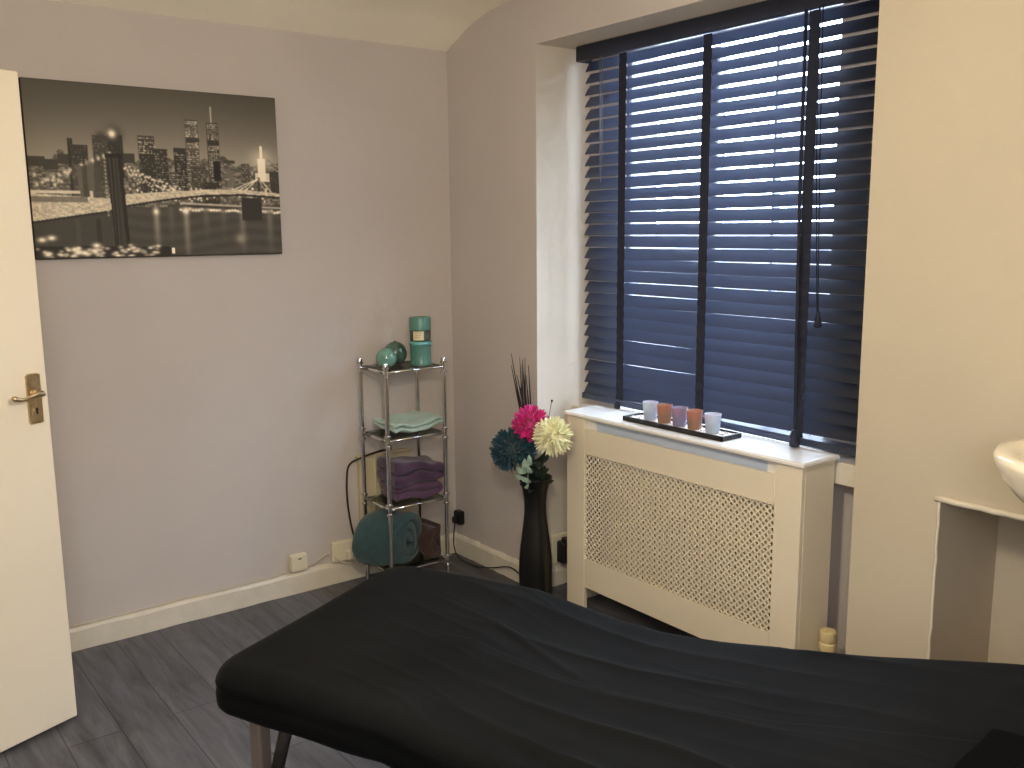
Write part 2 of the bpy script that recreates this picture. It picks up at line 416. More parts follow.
mb = MB(); mb.tube([(.155, -.812, 2.15), (.154, -.815, 1.9), (.156, -.816, 1.68)], .0022, 8); mb.tube([(.155, -.826, 2.15), (.154, -.828, 1.72)], .0016, 6)
mb.build('tilt_cord', M['cordw'], bl, smooth=True)
mb = MB()
for dy in (0, .012): mb.tube([(.154, -1.782 + dy, 2.15), (.152, -1.795 + dy, 1.7), (.152, -1.812 + dy * .3, 1.24)], .0018, 6)
mb.build('lift_cord', M['tape'], bl, smooth=True)
mb = MB(); mb.lathe([(.0, 1.245), (.005, 1.243), (.007, 1.23), (.012, 1.205), (.012, 1.195), (.0, 1.192)], (.152, -1.813, 0), 16); mb.build('cord_acorn', M['tape'], bl, smooth=True)
# long pull cord hanging beside the right tape, with its knob on the shelf
mb = MB(); mb.tube([(.156, -1.722, 2.15), (.150, -1.730, 1.6), (.146, -1.744, 1.1), (.144, -1.752, .858)], .0055, 8); 
mb.build('pull_cord', M['tape'], bl, smooth=True)
mb = MB(); mb.lathe([(0, .862), (.008, .86), (.013, .85), (.016, .838), (.012, .828), (.017, .818), (.016, .806), (.0, .803)], (.144, -1.752, 0), 18); mb.build('cord_knob', M['tape'], bl, smooth=True)
for o in bl.children:
    if o.name.startswith('tape_button'): o['label'] = 'round black tape button'

# ------------------------------------------------------------------ RADIATOR COVER
rc = thing('radiator_cover', 'cream radiator cover with diamond lattice grille standing in the window recess', 'radiator cover', (.08, -1.337, 0))
Y0, Y1 = -.800, -1.886
smooth_by_angle(MB().rbox(-.014, Y1 - .012, .7835, .176, Y0 + .008, .8005, .005).build('shelf', M['shelfw'], rc), 20)
for (a, b) in ((Y0 - .018, Y0), (Y1, Y1 + .018)):
    MB().rbox(.018, a, 0, .170, b, .7835, .002).build('side_panel', M['mdf'], rc)
mb = MB()
gy0, gy1, gz0, gz1 = -.903, -1.788, .217, .650
mb.rbox(0, gy0, 0, .018, Y0, .7835, .002); mb.rbox(0, Y1, 0, .018, gy1, .7835, .002)
mb.rbox(.001, gy1, gz1, .017, gy0, .742, .0012); mb.rbox(.001, gy1, .100, .017, gy0, gz0, .0012)
mb.build('front_frame', M['mdf'], rc)
# lattice grille: sheet of bars in two diagonal directions, clipped to the opening
mb = MB(); sp = .0166; bw = .0060
W, H = gy0 - gy1, gz1 - gz0
def diag(c, sgn):
    # line: u*sgn + v = c in rect [0,W]x[0,H]; returns end points
    pts = []
    for u in (0, W):
        v = c - sgn * u
        if -1e-9 <= v <= H + 1e-9: pts.append((u, v))
    for v in (0, H):
        u = (c - v) * sgn
        if 0 < u < W: pts.append((u, v))
    pts = sorted(set((round(a, 6), round(b, 6)) for a, b in pts))
    return (pts[0], pts[-1]) if len(pts) >= 2 and pts[0] != pts[-1] else None
step = sp * math.sqrt(2)
for sgn, xo in ((1, .0080), (-1, .0084)):
    c = (-W if sgn < 0 else 0) + step / 2
    while c < (H if sgn < 0 else W + H):
        e = diag(c, sgn)
        if e:
            (u0, v0), (u1, v1) = e; d = Vector((u1 - u0, v1 - v0)).normalized(); nn = Vector((-d.y, d.x)) * bw / 2
            q = []
            for (u, v) in ((u0, v0), (u1, v1)):
                for sg in (-1, 1): q.append((gy0 - (u + nn.x * sg), gz0 + v + nn.y * sg))
            vs = [(x, y, zz) for x in (xo, xo + .0016) for (y, zz) in (q[0], q[1], q[3], q[2])]
            mb.add(vs, [(0, 1, 2, 3), (7, 6, 5, 4), (0, 4, 5, 1), (1, 5, 6, 2), (2, 6, 7, 3), (3, 7, 4, 0)])
        c += step
g = mb.build('lattice_grille', M['mdf'], rc)
g['label'] = 'perforated diamond lattice panel'
MB().rbox(.030, -1.84, .705, .042, -.82, .783, .001).build('gap_daylight_strip', M['gap_daylight'], rc)  # added strip behind the gap, its colour stands in for bluish daylight
MB().rbox(.0175, -1.80, .735, .030, -1.745, .783, .001).build('corner_block', M['shelfw'], rc); MB().rbox(.0175, -.945, .735, .030, -.895, .783, .001).build('corner_block', M['shelfw'], rc)
# beads framing the grille
mb = MB(); mb.box(-.0005, gy1, gz1 - .005, .0045, gy0, gz1 + .001); mb.box(-.0005, gy1, gz0 - .001, .0045, gy0, gz0 + .004)
mb.build('grille_bead', M['mdf'], rc)
# radiator
ra = thing('radiator', 'pressed steel panel radiator seen through the lattice cover grille', 'radiator', (.11, -1.337, .12))
mb = MB(); n = 27; ya, yb = -.985, -1.80
mb.rbox(.062, yb, .15, .074, ya, .62, .004)
for i in range(n):
    y = ya - .02 - (ya - yb - .04) * (i + .5) / n; mb.rbox(.050, y - .008, .17, .063, y + .008, .60, .003)
mb.build('panel', M['radiator'], ra)
mb = MB(); mb.rbox(.074, yb, .58, .13, ya, .60, .002); mb.rbox(.074, yb, .17, .13, ya, .19, .002); mb.build('convector', M['radiator'], ra)
for y in (-1.02, -1.73): MB().rbox(.13, y - .015, .15, RD, y + .015, .58, .002).build('bracket', M['radiator'], ra)
mb = MB(); mb.tube([(.100, -1.795, .10), (.100, -1.93, .10)], .009, 12); mb.tube([(.106, -1.932, .185), (.106, -1.932, 0)], .0085, 12); mb.build('pipe', M['copper_pipe'], ra, smooth=True)
vv = MB().lathe([(.0, .252), (.022, .251), (.0255, .247), (.027, .220), (.0255, .217), (.0235, .214), (.027, .209), (.027, .19), (.018, .175), (.012, .14), (0, .138)], (.106, -1.932, 0), 28).build('valve_cap', M['valve'], ra)
smooth_by_angle(vv, 30); vv['label'] = 'yellowed cream plastic valve cap beside the cover'

# ------------------------------------------------------------------ CANDLE TRAY
TX, TY = .082, -1.316
tr = thing('candle_tray', 'long black tray of pale sand on the radiator cover shelf', 'tray', (TX, TY, .8005))
mb = MB(); tx0, tx1, ty0, ty1 = TX - .052, TX + .050, TY - .235, TY + .235; zt = .8008
mb.rbox(tx0, ty0, zt, tx1, ty1, zt + .004, .001)
mb.rbox(tx0, ty0, zt, tx0 + .007, ty1, zt + .017, .001); mb.rbox(tx1 - .007, ty0, zt, tx1, ty1, zt + .017, .001)
mb.rbox(tx0, ty0, zt, tx1, ty0 + .007, zt + .017, .001); mb.rbox(tx0, ty1 - .007, zt, tx1, ty1, zt + .017, .001)
mb.build('tray_body', M['tray'], tr)
MB().box(tx0 + .007, ty0 + .007, zt + .004, tx1 - .007, ty1 - .007, zt + .010).build('sand_bed', M['sand'], tr)
mb = MB()
cy = [-1.172, -1.243, -1.315, -1.385, -1.466]
for i in range(150):
    x, y = random.uniform(tx0 + .012, tx1 - .012), random.uniform(ty0 + .012, ty1 - .012)
    if any((x - TX) ** 2 + (y - c) ** 2 < .034 ** 2 for c in cy): continue
    r = random.uniform(.003, .0055); zc = zt + .010 + r * .45
    m3 = Matrix.Rotation(random.random() * 6, 3, 'Z')
    mb.lathe([(0, -r * .6), (r * .75, -r * .4), (r, 0), (r * .75, r * .4), (0, r * .6)], (x, y, zc), 8, m3 @ Matrix.Diagonal((1, .7, 1)))
mb.build('pebbles', M['pebble'], tr, smooth=True)['kind'] = 'stuff'
cl = [('cup_white', 'frosted bluish white glass tealight holder at the left end of the black tray'),
      ('cup_copper', 'copper glass candle holder second from the left in the black tray'),
      ('cup_lilac', 'lilac grey glass candle holder in the middle of the black tray'),
      ('cup_copper', 'copper glass candle holder second from the right in the black tray'),
      ('cup_white', 'bright white frosted glass candle holder at the right end of the black tray')]
for y, (m, lab) in zip(cy, cl):
    c = thing('candle_holder', lab, 'candle holder', (TX, y, zt + .010), 'row of glass candle holders in the tray')
    z0 = zt + .0102
    smooth_by_angle(MB().lathe([(0, 0), (.020, 0), (.0235, .003), (.0285, .063), (.0290, .066), (.0275, .066), (.0265, .062), (.0220, .007), (0, .006)], (TX, y, z0), 32).build('glass_cup', M[m], c), 40)
    smooth_by_angle(MB().lathe([(0, .0072), (.0212, .0072), (.0240, .038), (.0235, .0395), (0, .039)], (TX, y, z0), 28).build('wax', M['wax'], c), 40)
    MB().tube([(TX, y, z0 + .0385), (TX + .001, y, z0 + .047)], .0009, 6).build('wick', M['wick'], c)

# ------------------------------------------------------------------ DOOR
DA = Vector((-1.796, -.535, 0)); dd = Vector((-.931, -.364, 0)).normalized(); dn = Vector((dd.y * -1, dd.x, 0))   # dn points to back (towards left wall)
ang = math.atan2(dd.y, dd.x)
if dn.y < 0: dn = -dn
def DM(): return Matrix(((dd.x, dn.x, 0, DA.x), (dd.y, dn.y, 0, DA.y), (0, 0, 1, 0), (0, 0, 0, 1)))
d1 = bpy.data.objects.new('door_1', None); COL.objects.link(d1); d1.location = (DA.x + dd.x * .76, DA.y + dd.y * .76, 0); d1['kind'] = 'structure'
MB().rbox(0, 0, .012, .76, .040, 1.952, .003, DM()).build('door_leaf', M['door'], d1)['kind'] = 'structure'
hd = MB(); D = DM()
def dp(s, h, t): return D @ Vector((s, -t, h))
# backplate with shaped top and bottom
def plate(s0, s1, z0, z1, t0, t1, notch):
    pts = [(s0, z0 + notch), (s0 + notch * .7, z0 + notch * .6), (s0 + notch, z0), (s1 - notch, z0), (s1 - notch * .7, z0 + notch * .6), (s1, z0 + notch),
           (s1, z1 - notch), (s1 - notch * .7, z1 - notch * .6), (s1 - notch, z1), (s0 + notch, z1), (s0 + notch * .7, z1 - notch * .6), (s0, z1 - notch)]
    q = len(pts); vs = [dp(s, zz, t0) for s, zz in pts] + [dp(s + (.0015 if s < (s0 + s1) / 2 else -.0015), zz + (.0015 if zz < (z0 + z1) / 2 else -.0015), t1) for s, zz in pts]
    return vs, [tuple(range(q)), tuple(range(2 * q - 1, q - 1, -1))] + [(i, (i + 1) % q, q + (i + 1) % q, q + i) for i in range(q)]
hh = bpy.data.objects.new('door_handle', None); COL.objects.link(hh); hh.parent = d1; hh.location = d1.location * 0; hh['kind'] = 'structure'
hb = MB(); hb.add(*plate(.022, .066, .955, 1.104, 0, .006, .006)); hb.add(*plate(.029, .059, 1.066, 1.098, .006, .008, .004)); hb.add(*plate(.029, .059, .962, 1.022, .006, .008, .004))
for s in (.027, .061):
    for zz in (1.098, .961): hb.tube([dp(s, zz, .006), dp(s, zz, .0085)], .003, 8)
hb.build('backplate', M['brass'], hh)
lv = MB(); lv.tube([dp(.044, 1.045, .005), dp(.044, 1.045, .016)], [.015, .012], 16); lv.tube([dp(.044, 1.045, .016), dp(.044, 1.045, .036)], .008, 12)
lv.tube([dp(.030, 1.042, .034), dp(.038, 1.046, .036), dp(.052, 1.048, .036), dp(.070, 1.043, .035), dp(.090, 1.037, .034), dp(.108, 1.037, .034), dp(.121, 1.043, .034), dp(.128, 1.047, .034)], [.004, .009, .0095, .006, .005, .0055, .0085, .004], 12)
lv.build('lever', M['brass'], hh, smooth=True)
kh = MB(); kh.tube([dp(.044, .995, .006), dp(.044, .995, .0095)], .0095, 14); kh.build('key_rose', M['brass'], hh)
kh = MB(); kh.tube([dp(.044, .999, .0095), dp(.044, .999, .0105)], .004, 10); kh.add([dp(.0465, .998, .0103), dp(.0415, .998, .0103), dp(.041, .985, .0103), dp(.047, .985, .0103)], [(0, 1, 2, 3), (3, 2, 1, 0)]); kh.build('keyhole', M['brass_dark'], hh)
for o in list(hh.children): o['kind'] = 'structure'

# ------------------------------------------------------------------ CANVAS PICTURE
def paint(W=430, H=288):
    rng = np.random.RandomState(3)
    img = np.zeros((H, W, 3), float); U, V = np.meshgrid((np.arange(W) + .5) / W, (np.arange(H) + .5) / H)
    U = U * 1.1725 / (1 + .1725 * U); V = V + np.interp(V, [0, .1, .36, .6, .75, 1], [.03, .045, .045, .018, .01, 0])   # the drawing was measured in perspective
    def g(val): return np.array([val * 1.04, val * .96, val * .82])
    sky = 66 + 66 * np.clip(V / .5, 0, 1) ** 1.5 - 10 * np.abs(U - .6)
    img[:] = sky[..., None] * np.array([1.03, .955, .81])
    def rect(u0, v0, u1, v1, val, a=1.):
        m = (U >= u0) & (U < u1) & (V >= v0) & (V < v1); img[m] = img[m] * (1 - a) + g(val) * a
    def bld(u0, v0, u1, v1, base=44, lit=150, dens=.45, rows=.012, cw=.006):
        rect(u0, v0, u1, v1, base)
        v = v0 + rows
        while v < v1:
            u = u0 + .003; rowlit = rng.rand()
            while u < u1 - .003:
                if rng.rand() < dens * (.5 + rowlit): rect(u, v, u + cw * .85, v + rows * .5, lit * (.5 + .6 * rng.rand()), .85)
                u += cw
            v += rows
    def spot(u, v, r, val, asp=1.5):
        d = ((U - u) * asp) ** 2 + (V - v) ** 2; a = np.exp(-d / (r * r))[..., None]; img[:] = img * (1 - a) + g(val) * a
    def line(u0, v0, u1, v1, th, val, a=.9):
        dx, dy = (u1 - u0) * 1.5, v1 - v0; L2 = dx * dx + dy * dy
        t = np.clip((((U - u0) * 1.5) * dx + (V - v0) * dy) / L2, 0, 1); d = np.hypot((U - u0) * 1.5 - t * dx, V - v0 - t * dy)
        m = np.clip((th - d) / (th * .5), 0, 1)[..., None] * a; img[:] = img * (1 - m) + g(val) * m
    # low city band
    top = .455 + .02 * np.sin(U * 31) + .015 * np.sin(U * 77 + 1); m = (V > top) & (V < .74); img[m] = g(78)
    nz = rng.rand(H, W); nz2 = np.kron(rng.rand(H // 3, W // 5), np.ones((3, 5))); nz2 = np.pad(nz2, ((0, H - nz2.shape[0]), (0, W - nz2.shape[1])), 'edge')
    f = (nz2 * .7 + nz * .3); img[m] = (58 + 95 * (f[m] ** 2.2))[:, None] * np.array([1.04, .96, .82])
    # dark far rooftops at left
    for (a, b, c) in ((.0, .46, .07), (.06, .475, .12), (.12, .445, .18), (.36, .43, .43), (.9, .50, 1)): rect(a, b, c, b + .05, 52)
    # skyscrapers
    bld(.165, .36, .185, .66, 40, 70, .1); bld(.175, .395, .245, .66, 48, 120, .3)
    bld(.265, .335, .33, .6, 56, 110, .35); spot(.30, .345, .03, 55); bld(.325, .33, .385, .56, 44, 90, .15); spot(.353, .325, .045, 46); spot(.345, .325, .024, 226)
    bld(.445, .325, .512, .66, 52, 190, .6); bld(.505, .40, .56, .66, 46, 150, .4); bld(.45, .43, .51, .66, 44, 120, .25)
    bld(.585, .39, .64, .66, 44, 150, .45); bld(.635, .215, .688, .6, 66, 190, .85, .011, .007)
    bld(.722, .225, .768, .6, 60, 190, .85, .011, .007); line(.742, .13, .742, .225, .004, 190); rect(.64, .325, .69, .35, 50); rect(.722, .335, .77, .36, 46)
    bld(.74, .455, .77, .56, 30, 60, .05); bld(.65, .49, .71, .70, 56, 130, .4); bld(.56, .52, .60, .70, 60, 160, .5)
    bld(.79, .50, .82, .66, 86, 150, .4); line(.787, .455, .822, .455, .012, 44); bld(.855, .46, .885, .62, 60, 150, .4); bld(.70, .57, .76, .69, 46, 110, .3)
    # floodlit spire
    spot(.933, .44, .06, 160); line(.933, .36, .933, .45, .009, 225); rect(.918, .43, .948, .55, 205, .9); rect(.905, .51, .962, .56, 195, .85); bld(.965, .50, 1.0, .63, 52, 90, .2)
    # string lights along cables at left
    for i in range(46):
        t = i / 45; spot(.385 + .30 * t, .50 + .17 * t + .01 * rng.randn(), .006, 215); spot(.40 + .25 * t, .545 + .11 * t + .012 * rng.randn(), .005, 200)
    for i in range(14): spot(.03 + .30 * i / 13, .60 - .165 * i / 13, .010, 190)
    for i in range(12): spot(.02 + .2 * rng.rand(), .52 + .12 * rng.rand(), .009, 190)
    for i in range(70): spot(.40 + .55 * rng.rand(), .60 + .08 * rng.rand(), .0055, 225)
    # shadowy arches of the far tower
    rect(.175, .50, .29, .715, 62, .8); rect(.195, .50, .215, .70, 88, .7); rect(.235, .48, .26, .70, 84, .7); rect(.24, .63, .252, .67, 190, .8)
    # river
    m = V > (.715 - .0 * U); img[m] = (56 + 10 * np.sin(V[m] * 90 + 3 * np.sin(U[m] * 9)) * .4 + 7 * nz[m])[:, None] * np.array([1.03, .96, .83])
    m = (V > .70) & (V < .76) & (U > .55); img[m] = g(58)
    line(.60, .690, 1.0, .715, .007, 170, .8); line(.62, .705, 1.0, .735, .005, 40); line(.62, .717, 1.0, .748, .004, 150, .6)
    for i in range(34): spot(.60 + .4 * i / 33, .728 + .012 * (i / 33) + .004 * rng.randn(), .008, 205 + 40 * rng.rand(), 1.2)
    for (u, a, l) in ((.50, 130, .22), (.62, 125, .26), (.845, 110, .2), (.955, 100, .2), (.56, 80, .12), (.70, 82, .12), (.77, 80, .1)):
        mm = np.exp(-((U - u) / .012) ** 2) * np.exp(-((V - .74) / l) ** 2) * (V > .715); mm = mm[..., None] * .75; img[:] = img * (1 - mm) + g(a) * mm
    spot(.835, .90, .030, 120); spot(.50, .74, .016, 215); spot(.62, .735, .018, 215)
    # pier
    rect(.845, .655, .925, .79, 42); line(.918, .545, .918, .66, .012, 48)
    for (a, b) in ((.765, .64), (.80, .645), (.835, .65)): line(.915, .545, a, b, .004, 200, .8)
    line(.925, .545, .985, .65, .005, 190, .8); line(.92, .55, .955, .65, .004, 170, .7)
    # deck, bright, sweeping from lower left to the right
    xs = np.linspace(0, 1, 60)
    def deck(u): return np.interp(u, [0, .31, .38, .55, .7, .85, 1], [.795, .735, .705, .665, .64, .632, .645])
    dk = deck(U); thk = np.interp(U, [0, .3, .6, 1], [.15, .07, .035, .02])
    m = (V < dk) & (V > dk - thk); img[m] = ((138 + 34 * (nz2[m] - .4) + 40 * nz[m]))[:, None] * np.array([1.05, .96, .80])
    m = (V >= dk) & (V < dk + .012); img[m] = g(40)
    m = (V >= dk + .012) & (U < .32) & (V < .93); img[m] = (52 + 8 * nz[m])[:, None] * np.array([1.03, .96, .83])
    rect(.17, .78, .19, .92, 62); rect(.255, .78, .275, .93, 44); rect(.0, .63, .20, .645, 200, .8); rect(0, .66, .23, .69, 74, .7)
    # near tower
    for (a, val) in ((0, 34), (.03, 52)):
        m = (U > .315 + a * .2 + .02 * (V - .4)) & (U < .375 - a * .5 + .022 * (V - .4)) & (V > .445) & (V < .955); img[m] = g(val)
    rect(.31, .435, .382, .455, 30); rect(.334, .44, .340, .93, 28); rect(.35, .44, .354, .93, 40)
    for i in range(16): spot(.308, .46 + .02 * i, .006, 150)
    # near shore with lights
    m = (V > .93 + .03 * np.abs(U - .15) * (U > .3)) & (U < .55); img[m] = g(34)
    for i in range(60):
        u = .5 * rng.rand() ** .8; v = .93 + .065 * rng.rand(); spot(u, v, .008, 120 + 110 * rng.rand(), .8)
    for (u, v) in ((.03, .895), (.07, .885), (.05, .975), (.16, .95), (.175, .965), (.25, .93), (.24, .96), (.20, .97)): spot(u, v, .014, 215, .8)
    rect(.553, .95, .566, .985, 215)
    m = V > .992; img[m] = g(34)
    for _ in range(1):
        p_ = np.pad(img, ((1, 1), (1, 1), (0, 0)), 'edge'); img = (p_[:-2, 1:-1] + p_[2:, 1:-1] + p_[1:-1, :-2] + p_[1:-1, 2:] + 2 * img) / 6
    return np.clip(img, 0, 255)
img = paint(); Hh, Ww = img.shape[:2]
cx0, cx1, cz0, cz1, cyb, cyf = -1.699, -.813, 1.418, 2.013, -.001, -.022
pc = thing('canvas_picture', 'wide monochrome canvas photo of a night city skyline and suspension bridge on the left wall', 'picture', ((cx0 + cx1) / 2, 0, (cz0 + cz1) / 2))
MB().rbox(cx0, cyf, cz0, cx1, cyb, cz1, .002).build('stretched_canvas', M['canvas_edge'], pc)
me = bpy.data.meshes.new('printed_image')
xs = np.linspace(cx0 + .0015, cx1 - .0015, Ww); zs = np.linspace(cz1 - .0015, cz0 + .0015, Hh)
loc = pc.location
vv_ = np.stack([np.repeat(xs[None], Hh, 0), np.full((Hh, Ww), cyf - .0006), np.repeat(zs[:, None], Ww, 1)], -1).reshape(-1, 3) - np.array(loc)
ii = np.arange(Hh * Ww).reshape(Hh, Ww)
ff = np.stack([ii[:-1, :-1], ii[1:, :-1], ii[1:, 1:], ii[:-1, 1:]], -1).reshape(-1, 4)
me.vertices.add(len(vv_)); me.vertices.foreach_set('co', vv_.ravel())
me.loops.add(ff.size); me.loops.foreach_set('vertex_index', ff.ravel())
me.polygons.add(len(ff)); me.polygons.foreach_set('loop_start', np.arange(len(ff)) * 4); me.polygons.foreach_set('loop_total', np.full(len(ff), 4))
me.update(calc_edges=True)
ca = me.color_attributes.new('print', 'FLOAT_COLOR', 'POINT')
lin = (img / 255.); lin = np.where(lin <= .04045, lin / 12.92, ((lin + .055) / 1.055) ** 2.4)
ca.data.foreach_set('color', np.concatenate([lin.reshape(-1, 3), np.ones((Hh * Ww, 1))], 1).astype('f').ravel())
k = NT('printed_canvas'); at = k.n('ShaderNodeAttribute', attribute_name='print'); 
hs = k.n('ShaderNodeHueSaturation'); hs.inputs['Value'].default_value = 1.85; hs.inputs['Saturation'].default_value = .8; k.l(at.outputs['Color'], hs.inputs['Color']); k.l(hs.outputs[0], k.b.inputs['Base Color']); k.b.inputs['Roughness'].default_value = .6; k.b.inputs['Specular IOR Level'].default_value = .3
me.materials.append(k.m)
po = bpy.data.objects.new('printed_image', me); COL.objects.link(po); po.parent = pc

# ------------------------------------------------------------------ CHROME RACK
RX0, RX1, RYa, RYb = -.502, -.222, -.045, -.262
rk = thing('shelf_rack', 'four tier chrome rack with glass shelves standing in the room corner', 'shelving rack', ((RX0 + RX1) / 2, (RYa + RYb) / 2, 0))
SZ = (.940, .655, .366, .088)
for (x, y) in ((RX0, RYa), (RX1, RYa), (RX0, RYb), (RX1, RYb)):
    p = MB(); p.lathe([(0, .0), (.010, 0), (.011, .01), (.009, .02), (.0095, .022), (.0095, .954), (.0115, .956), (.0115, .970), (.009, .976), (0, .977)], (x, y, 0), 18)
    po_ = smooth_by_angle(p.build('post', M['chrome'], rk), 40)
    for z in SZ:
        for dz in (-.030, .012): smooth_by_angle(MB().lathe([(.0096, z + dz), (.0150, z + dz + .001), (.0150, z + dz + .008), (.0096, z + dz + .010)], (x, y, 0), 18).build('collar', M['chrome'], po_), 40)
for z in SZ:
    s = MB()
    for (a, b) in (((RX0, RYa), (RX1, RYa)), ((RX0, RYb), (RX1, RYb)), ((RX0, RYa), (RX0, RYb)), ((RX1, RYa), (RX1, RYb))):
        for dz in (-.0, ): s.tube([(a[0], a[1], z - .004), (b[0], b[1], z - .004)], .0052, 10)
    sf = s.build('shelf_frame', M['chrome'], rk, smooth=True)
    MB().rbox(RX0 + .008, RYb + .008, z - .001, RX1 - .008, RYa - .008, z + .004, .0015).build('glass_shelf', M['shelf_glass'], rk)

def ball(x, y, z, r, m, lab):
    b = thing('ceramic_ball', lab, 'ornament', (x, y, z), 'ceramic balls on the rack')
    n = 24; pr = [(r * math.sin(PI * i / n), r - r * math.cos(PI * i / n)) for i in range(n + 1)]; k = 6
    top = [(0, pr[k][1] + .0)] + pr[k:]; base = [(0, .0018)] + [(a, max(b_, .0018)) for a, b_ in pr[3:k + 1]]
    MB().lathe(pr[k:], (x, y, z), 32).build('glazed_body', m, b, smooth=True)
    MB().lathe([(0, .001)] + pr[2:k + 1], (x, y, z), 32).build('dark_base', M['ball_base'], b, smooth=True)
    MB().lathe([(.006, 2 * r - .0006), (.0055, 2 * r + .0018), (.002, 2 * r + .0018), (0, 2 * r - .001)], (x, y, z), 16).build('rim', M['ball_base'], b, smooth=True)
ball(-.462, -.200, .9442, .0430, M['teal_glaze'], 'smaller pale teal glazed ceramic ball on the left of the rack top shelf')
ball(-.378, -.130, .9442, .0500, M['teal_dark'], 'larger darker green glazed ceramic ball behind the small one on the rack')
JX, JY, JZ = -.298, -.205, .9442
j = thing('teal_jar', 'lower teal lidded jar with pale rim standing on the rack top shelf', 'jar', (JX, JY, JZ))
smooth_by_angle(MB().lathe([(0, 0), (.041, 0), (.0445, .003), (.045, .012), (.0435, .016), (.0435, .076), (.045, .080), (.0455, .086), (0, .086)], (JX, JY, JZ), 40).build('jar_body', M['jar'], j), 40)
smooth_by_angle(MB().lathe([(0, .0865), (.046, .0865), (.048, .089), (.048, .098), (.044, .103), (0, .103)], (JX, JY, JZ), 40).build('jar_lid', M['jar_rim'], j), 40)
j2 = thing('candle_jar', 'tall smoky green jar with cream label and teal lid stacked on the lower teal jar', 'jar', (JX, JY, JZ + .104))
smooth_by_angle(MB().lathe([(0, .1036), (.0425, .1036), (.044, .107), (.044, .150), (0, .150)], (JX, JY, JZ), 40).build('jar_body', M['jar_dark'], j2), 40)
smooth_by_angle(MB().lathe([(0, .1505), (.0455, .1505), (.0455, .198), (.043, .203), (.030, .2035), (.029, .200), (0, .200)], (JX, JY, JZ), 40).build('jar_lid', M['jar'], j2), 40)
mb = MB(); vs = []; a0 = math.radians(-133)
for i in range(13):
    a = a0 + math.radians(-30 + 60 * i / 12)
    for zz in (.109, .146): vs.append((JX + .0447 * math.cos(a), JY + .0447 * math.sin(a), JZ + zz))
mb.add(vs, [(2 * i, 2 * i + 2, 2 * i + 3, 2 * i + 1) for i in range(12)])
lb = mb.build('paper_label', M['paper'], j2)
mb = MB(); vs = []
for row, (w0, w1) in enumerate(((-20, 20), (-14, 15), (-18, 8))):
    zz = .139 - row * .009; q = []
    for i in range(7):
        a = a0 + math.radians(w0 + (w1 - w0) * i / 6)
        for h in (0, .0022): q.append((JX + .0450 * math.cos(a), JY + .0450 * math.sin(a), JZ + zz + h))
    mb.add(q, [(2 * i, 2 * i + 2, 2 * i + 3, 2 * i + 1) for i in range(6)])
mb.build('label_print', M['ink'], lb)

# ------------------------------------------------------------------ TOWELS
def finish_soft(o, lv=1, amp=.004, sc=18, seed=0):
    s = o.modifiers.new('sub', 'SUBSURF'); s.levels = lv; s.render_levels = lv
    for v in o.data.vertices:
        w = v.co
        d = noise.noise_vector(Vector((w.x * sc + seed, w.y * sc, w.z * sc * 1.3))); v.co = w + d * amp
    for p in o.data.polygons: p.use_smooth = True
    return o
def fold_ribbon(mb, W, layers, t, y0, y1, gap=.001, ny=14, zoff=0, x0=0):
    """a cloth strip of thickness t folded back and forth `layers` times over width W"""
    path = []; n = 14
    for l in range(layers):
        z = zoff + t / 2 + l * (t + gap)
        xs = [x0 + W * i / n for i in range(n + 1)]
        if l % 2: xs = xs[::-1]
        path += [(x, z) for x in xs]
        if l < layers - 1:
            r = (t + gap) / 2; cx = x0 + W if l % 2 == 0 else x0; sg = 1 if l % 2 == 0 else -1
            path += [(cx + sg * r * math.sin(a), z + r - r * math.cos(a)) for a in (PI * .25, PI * .5, PI * .75)]
    m = len(path); vs = []
    for i, (x, z) in enumerate(path):
        a = path[max(i - 1, 0)]; b = path[min(i + 1, m - 1)]; tx, tz = b[0] - a[0], b[1] - a[1]; l = math.hypot(tx, tz) or 1; nx_, nz_ = -tz / l, tx / l
        for j in range(ny + 1):
            y = y0 + (y1 - y0) * j / ny
            e = min(1, min(j, ny - j) / 1.0 + .55)
            for s in (-1, 1): vs.append((x + nx_ * s * t / 2 * e, y, z + nz_ * s * t / 2 * e))
    R = (ny + 1) * 2; fs = []
    for i in range(m - 1):
        for j in range(ny):
            a = i * R + j * 2
            fs.append((a, a + 2, a + R + 2, a + R)); fs.append((a + 1, a + R + 1, a + R + 3, a + 3))
        a = i * R; fs.append((a, a + R, a + R + 1, a + 1)); a = i * R + ny * 2; fs.append((a, a + 1, a + R + 1, a + R))
    for j in range(ny):
        a = j * 2; fs.append((a, a + 1, a + 3, a + 2)); a = (m - 1) * R + j * 2; fs.append((a, a + 2, a + 3, a + 1))
    mb.add(vs, fs)
def place(o, loc, rz): 
    m = Matrix.Translation(loc) @ Matrix.Rotation(rz, 4, 'Z')
    for v in o.data.vertices: v.co = m @ v.co
def recentre(o):
    co = [v.co for v in o.data.vertices]; c = Vector(((min(v.x for v in co) + max(v.x for v in co)) / 2, (min(v.y for v in co) + max(v.y for v in co)) / 2, min(v.z for v in co)))
    for v in o.data.vertices: v.co -= c
    o.location = c; return o
def floor_to(o, z):
    mz = min(v.co.z for v in o.data.vertices)
    for v in o.data.vertices: v.co.z += z - mz
mb = MB(); fold_ribbon(mb, .25, 2, .017, -.10, .095, .002)
o = mb.build('folded_towel', M['mint']); finish_soft(o, 1, .024, 12, 1)
for v in o.data.vertices: v.co.z *= 1 + .9 * max(0, min(1, 1 - (v.co.x) / .2)) * (.5 + .5 * math.sin(v.co.y * 20)) * .25; v.co.x += .25 * v.co.y * .3
place(o, (-.465, -.150, .6605), .10); floor_to(o, .6595); tag(recentre(o), 'mint green towel folded loosely on the second shelf of the rack', 'towel')
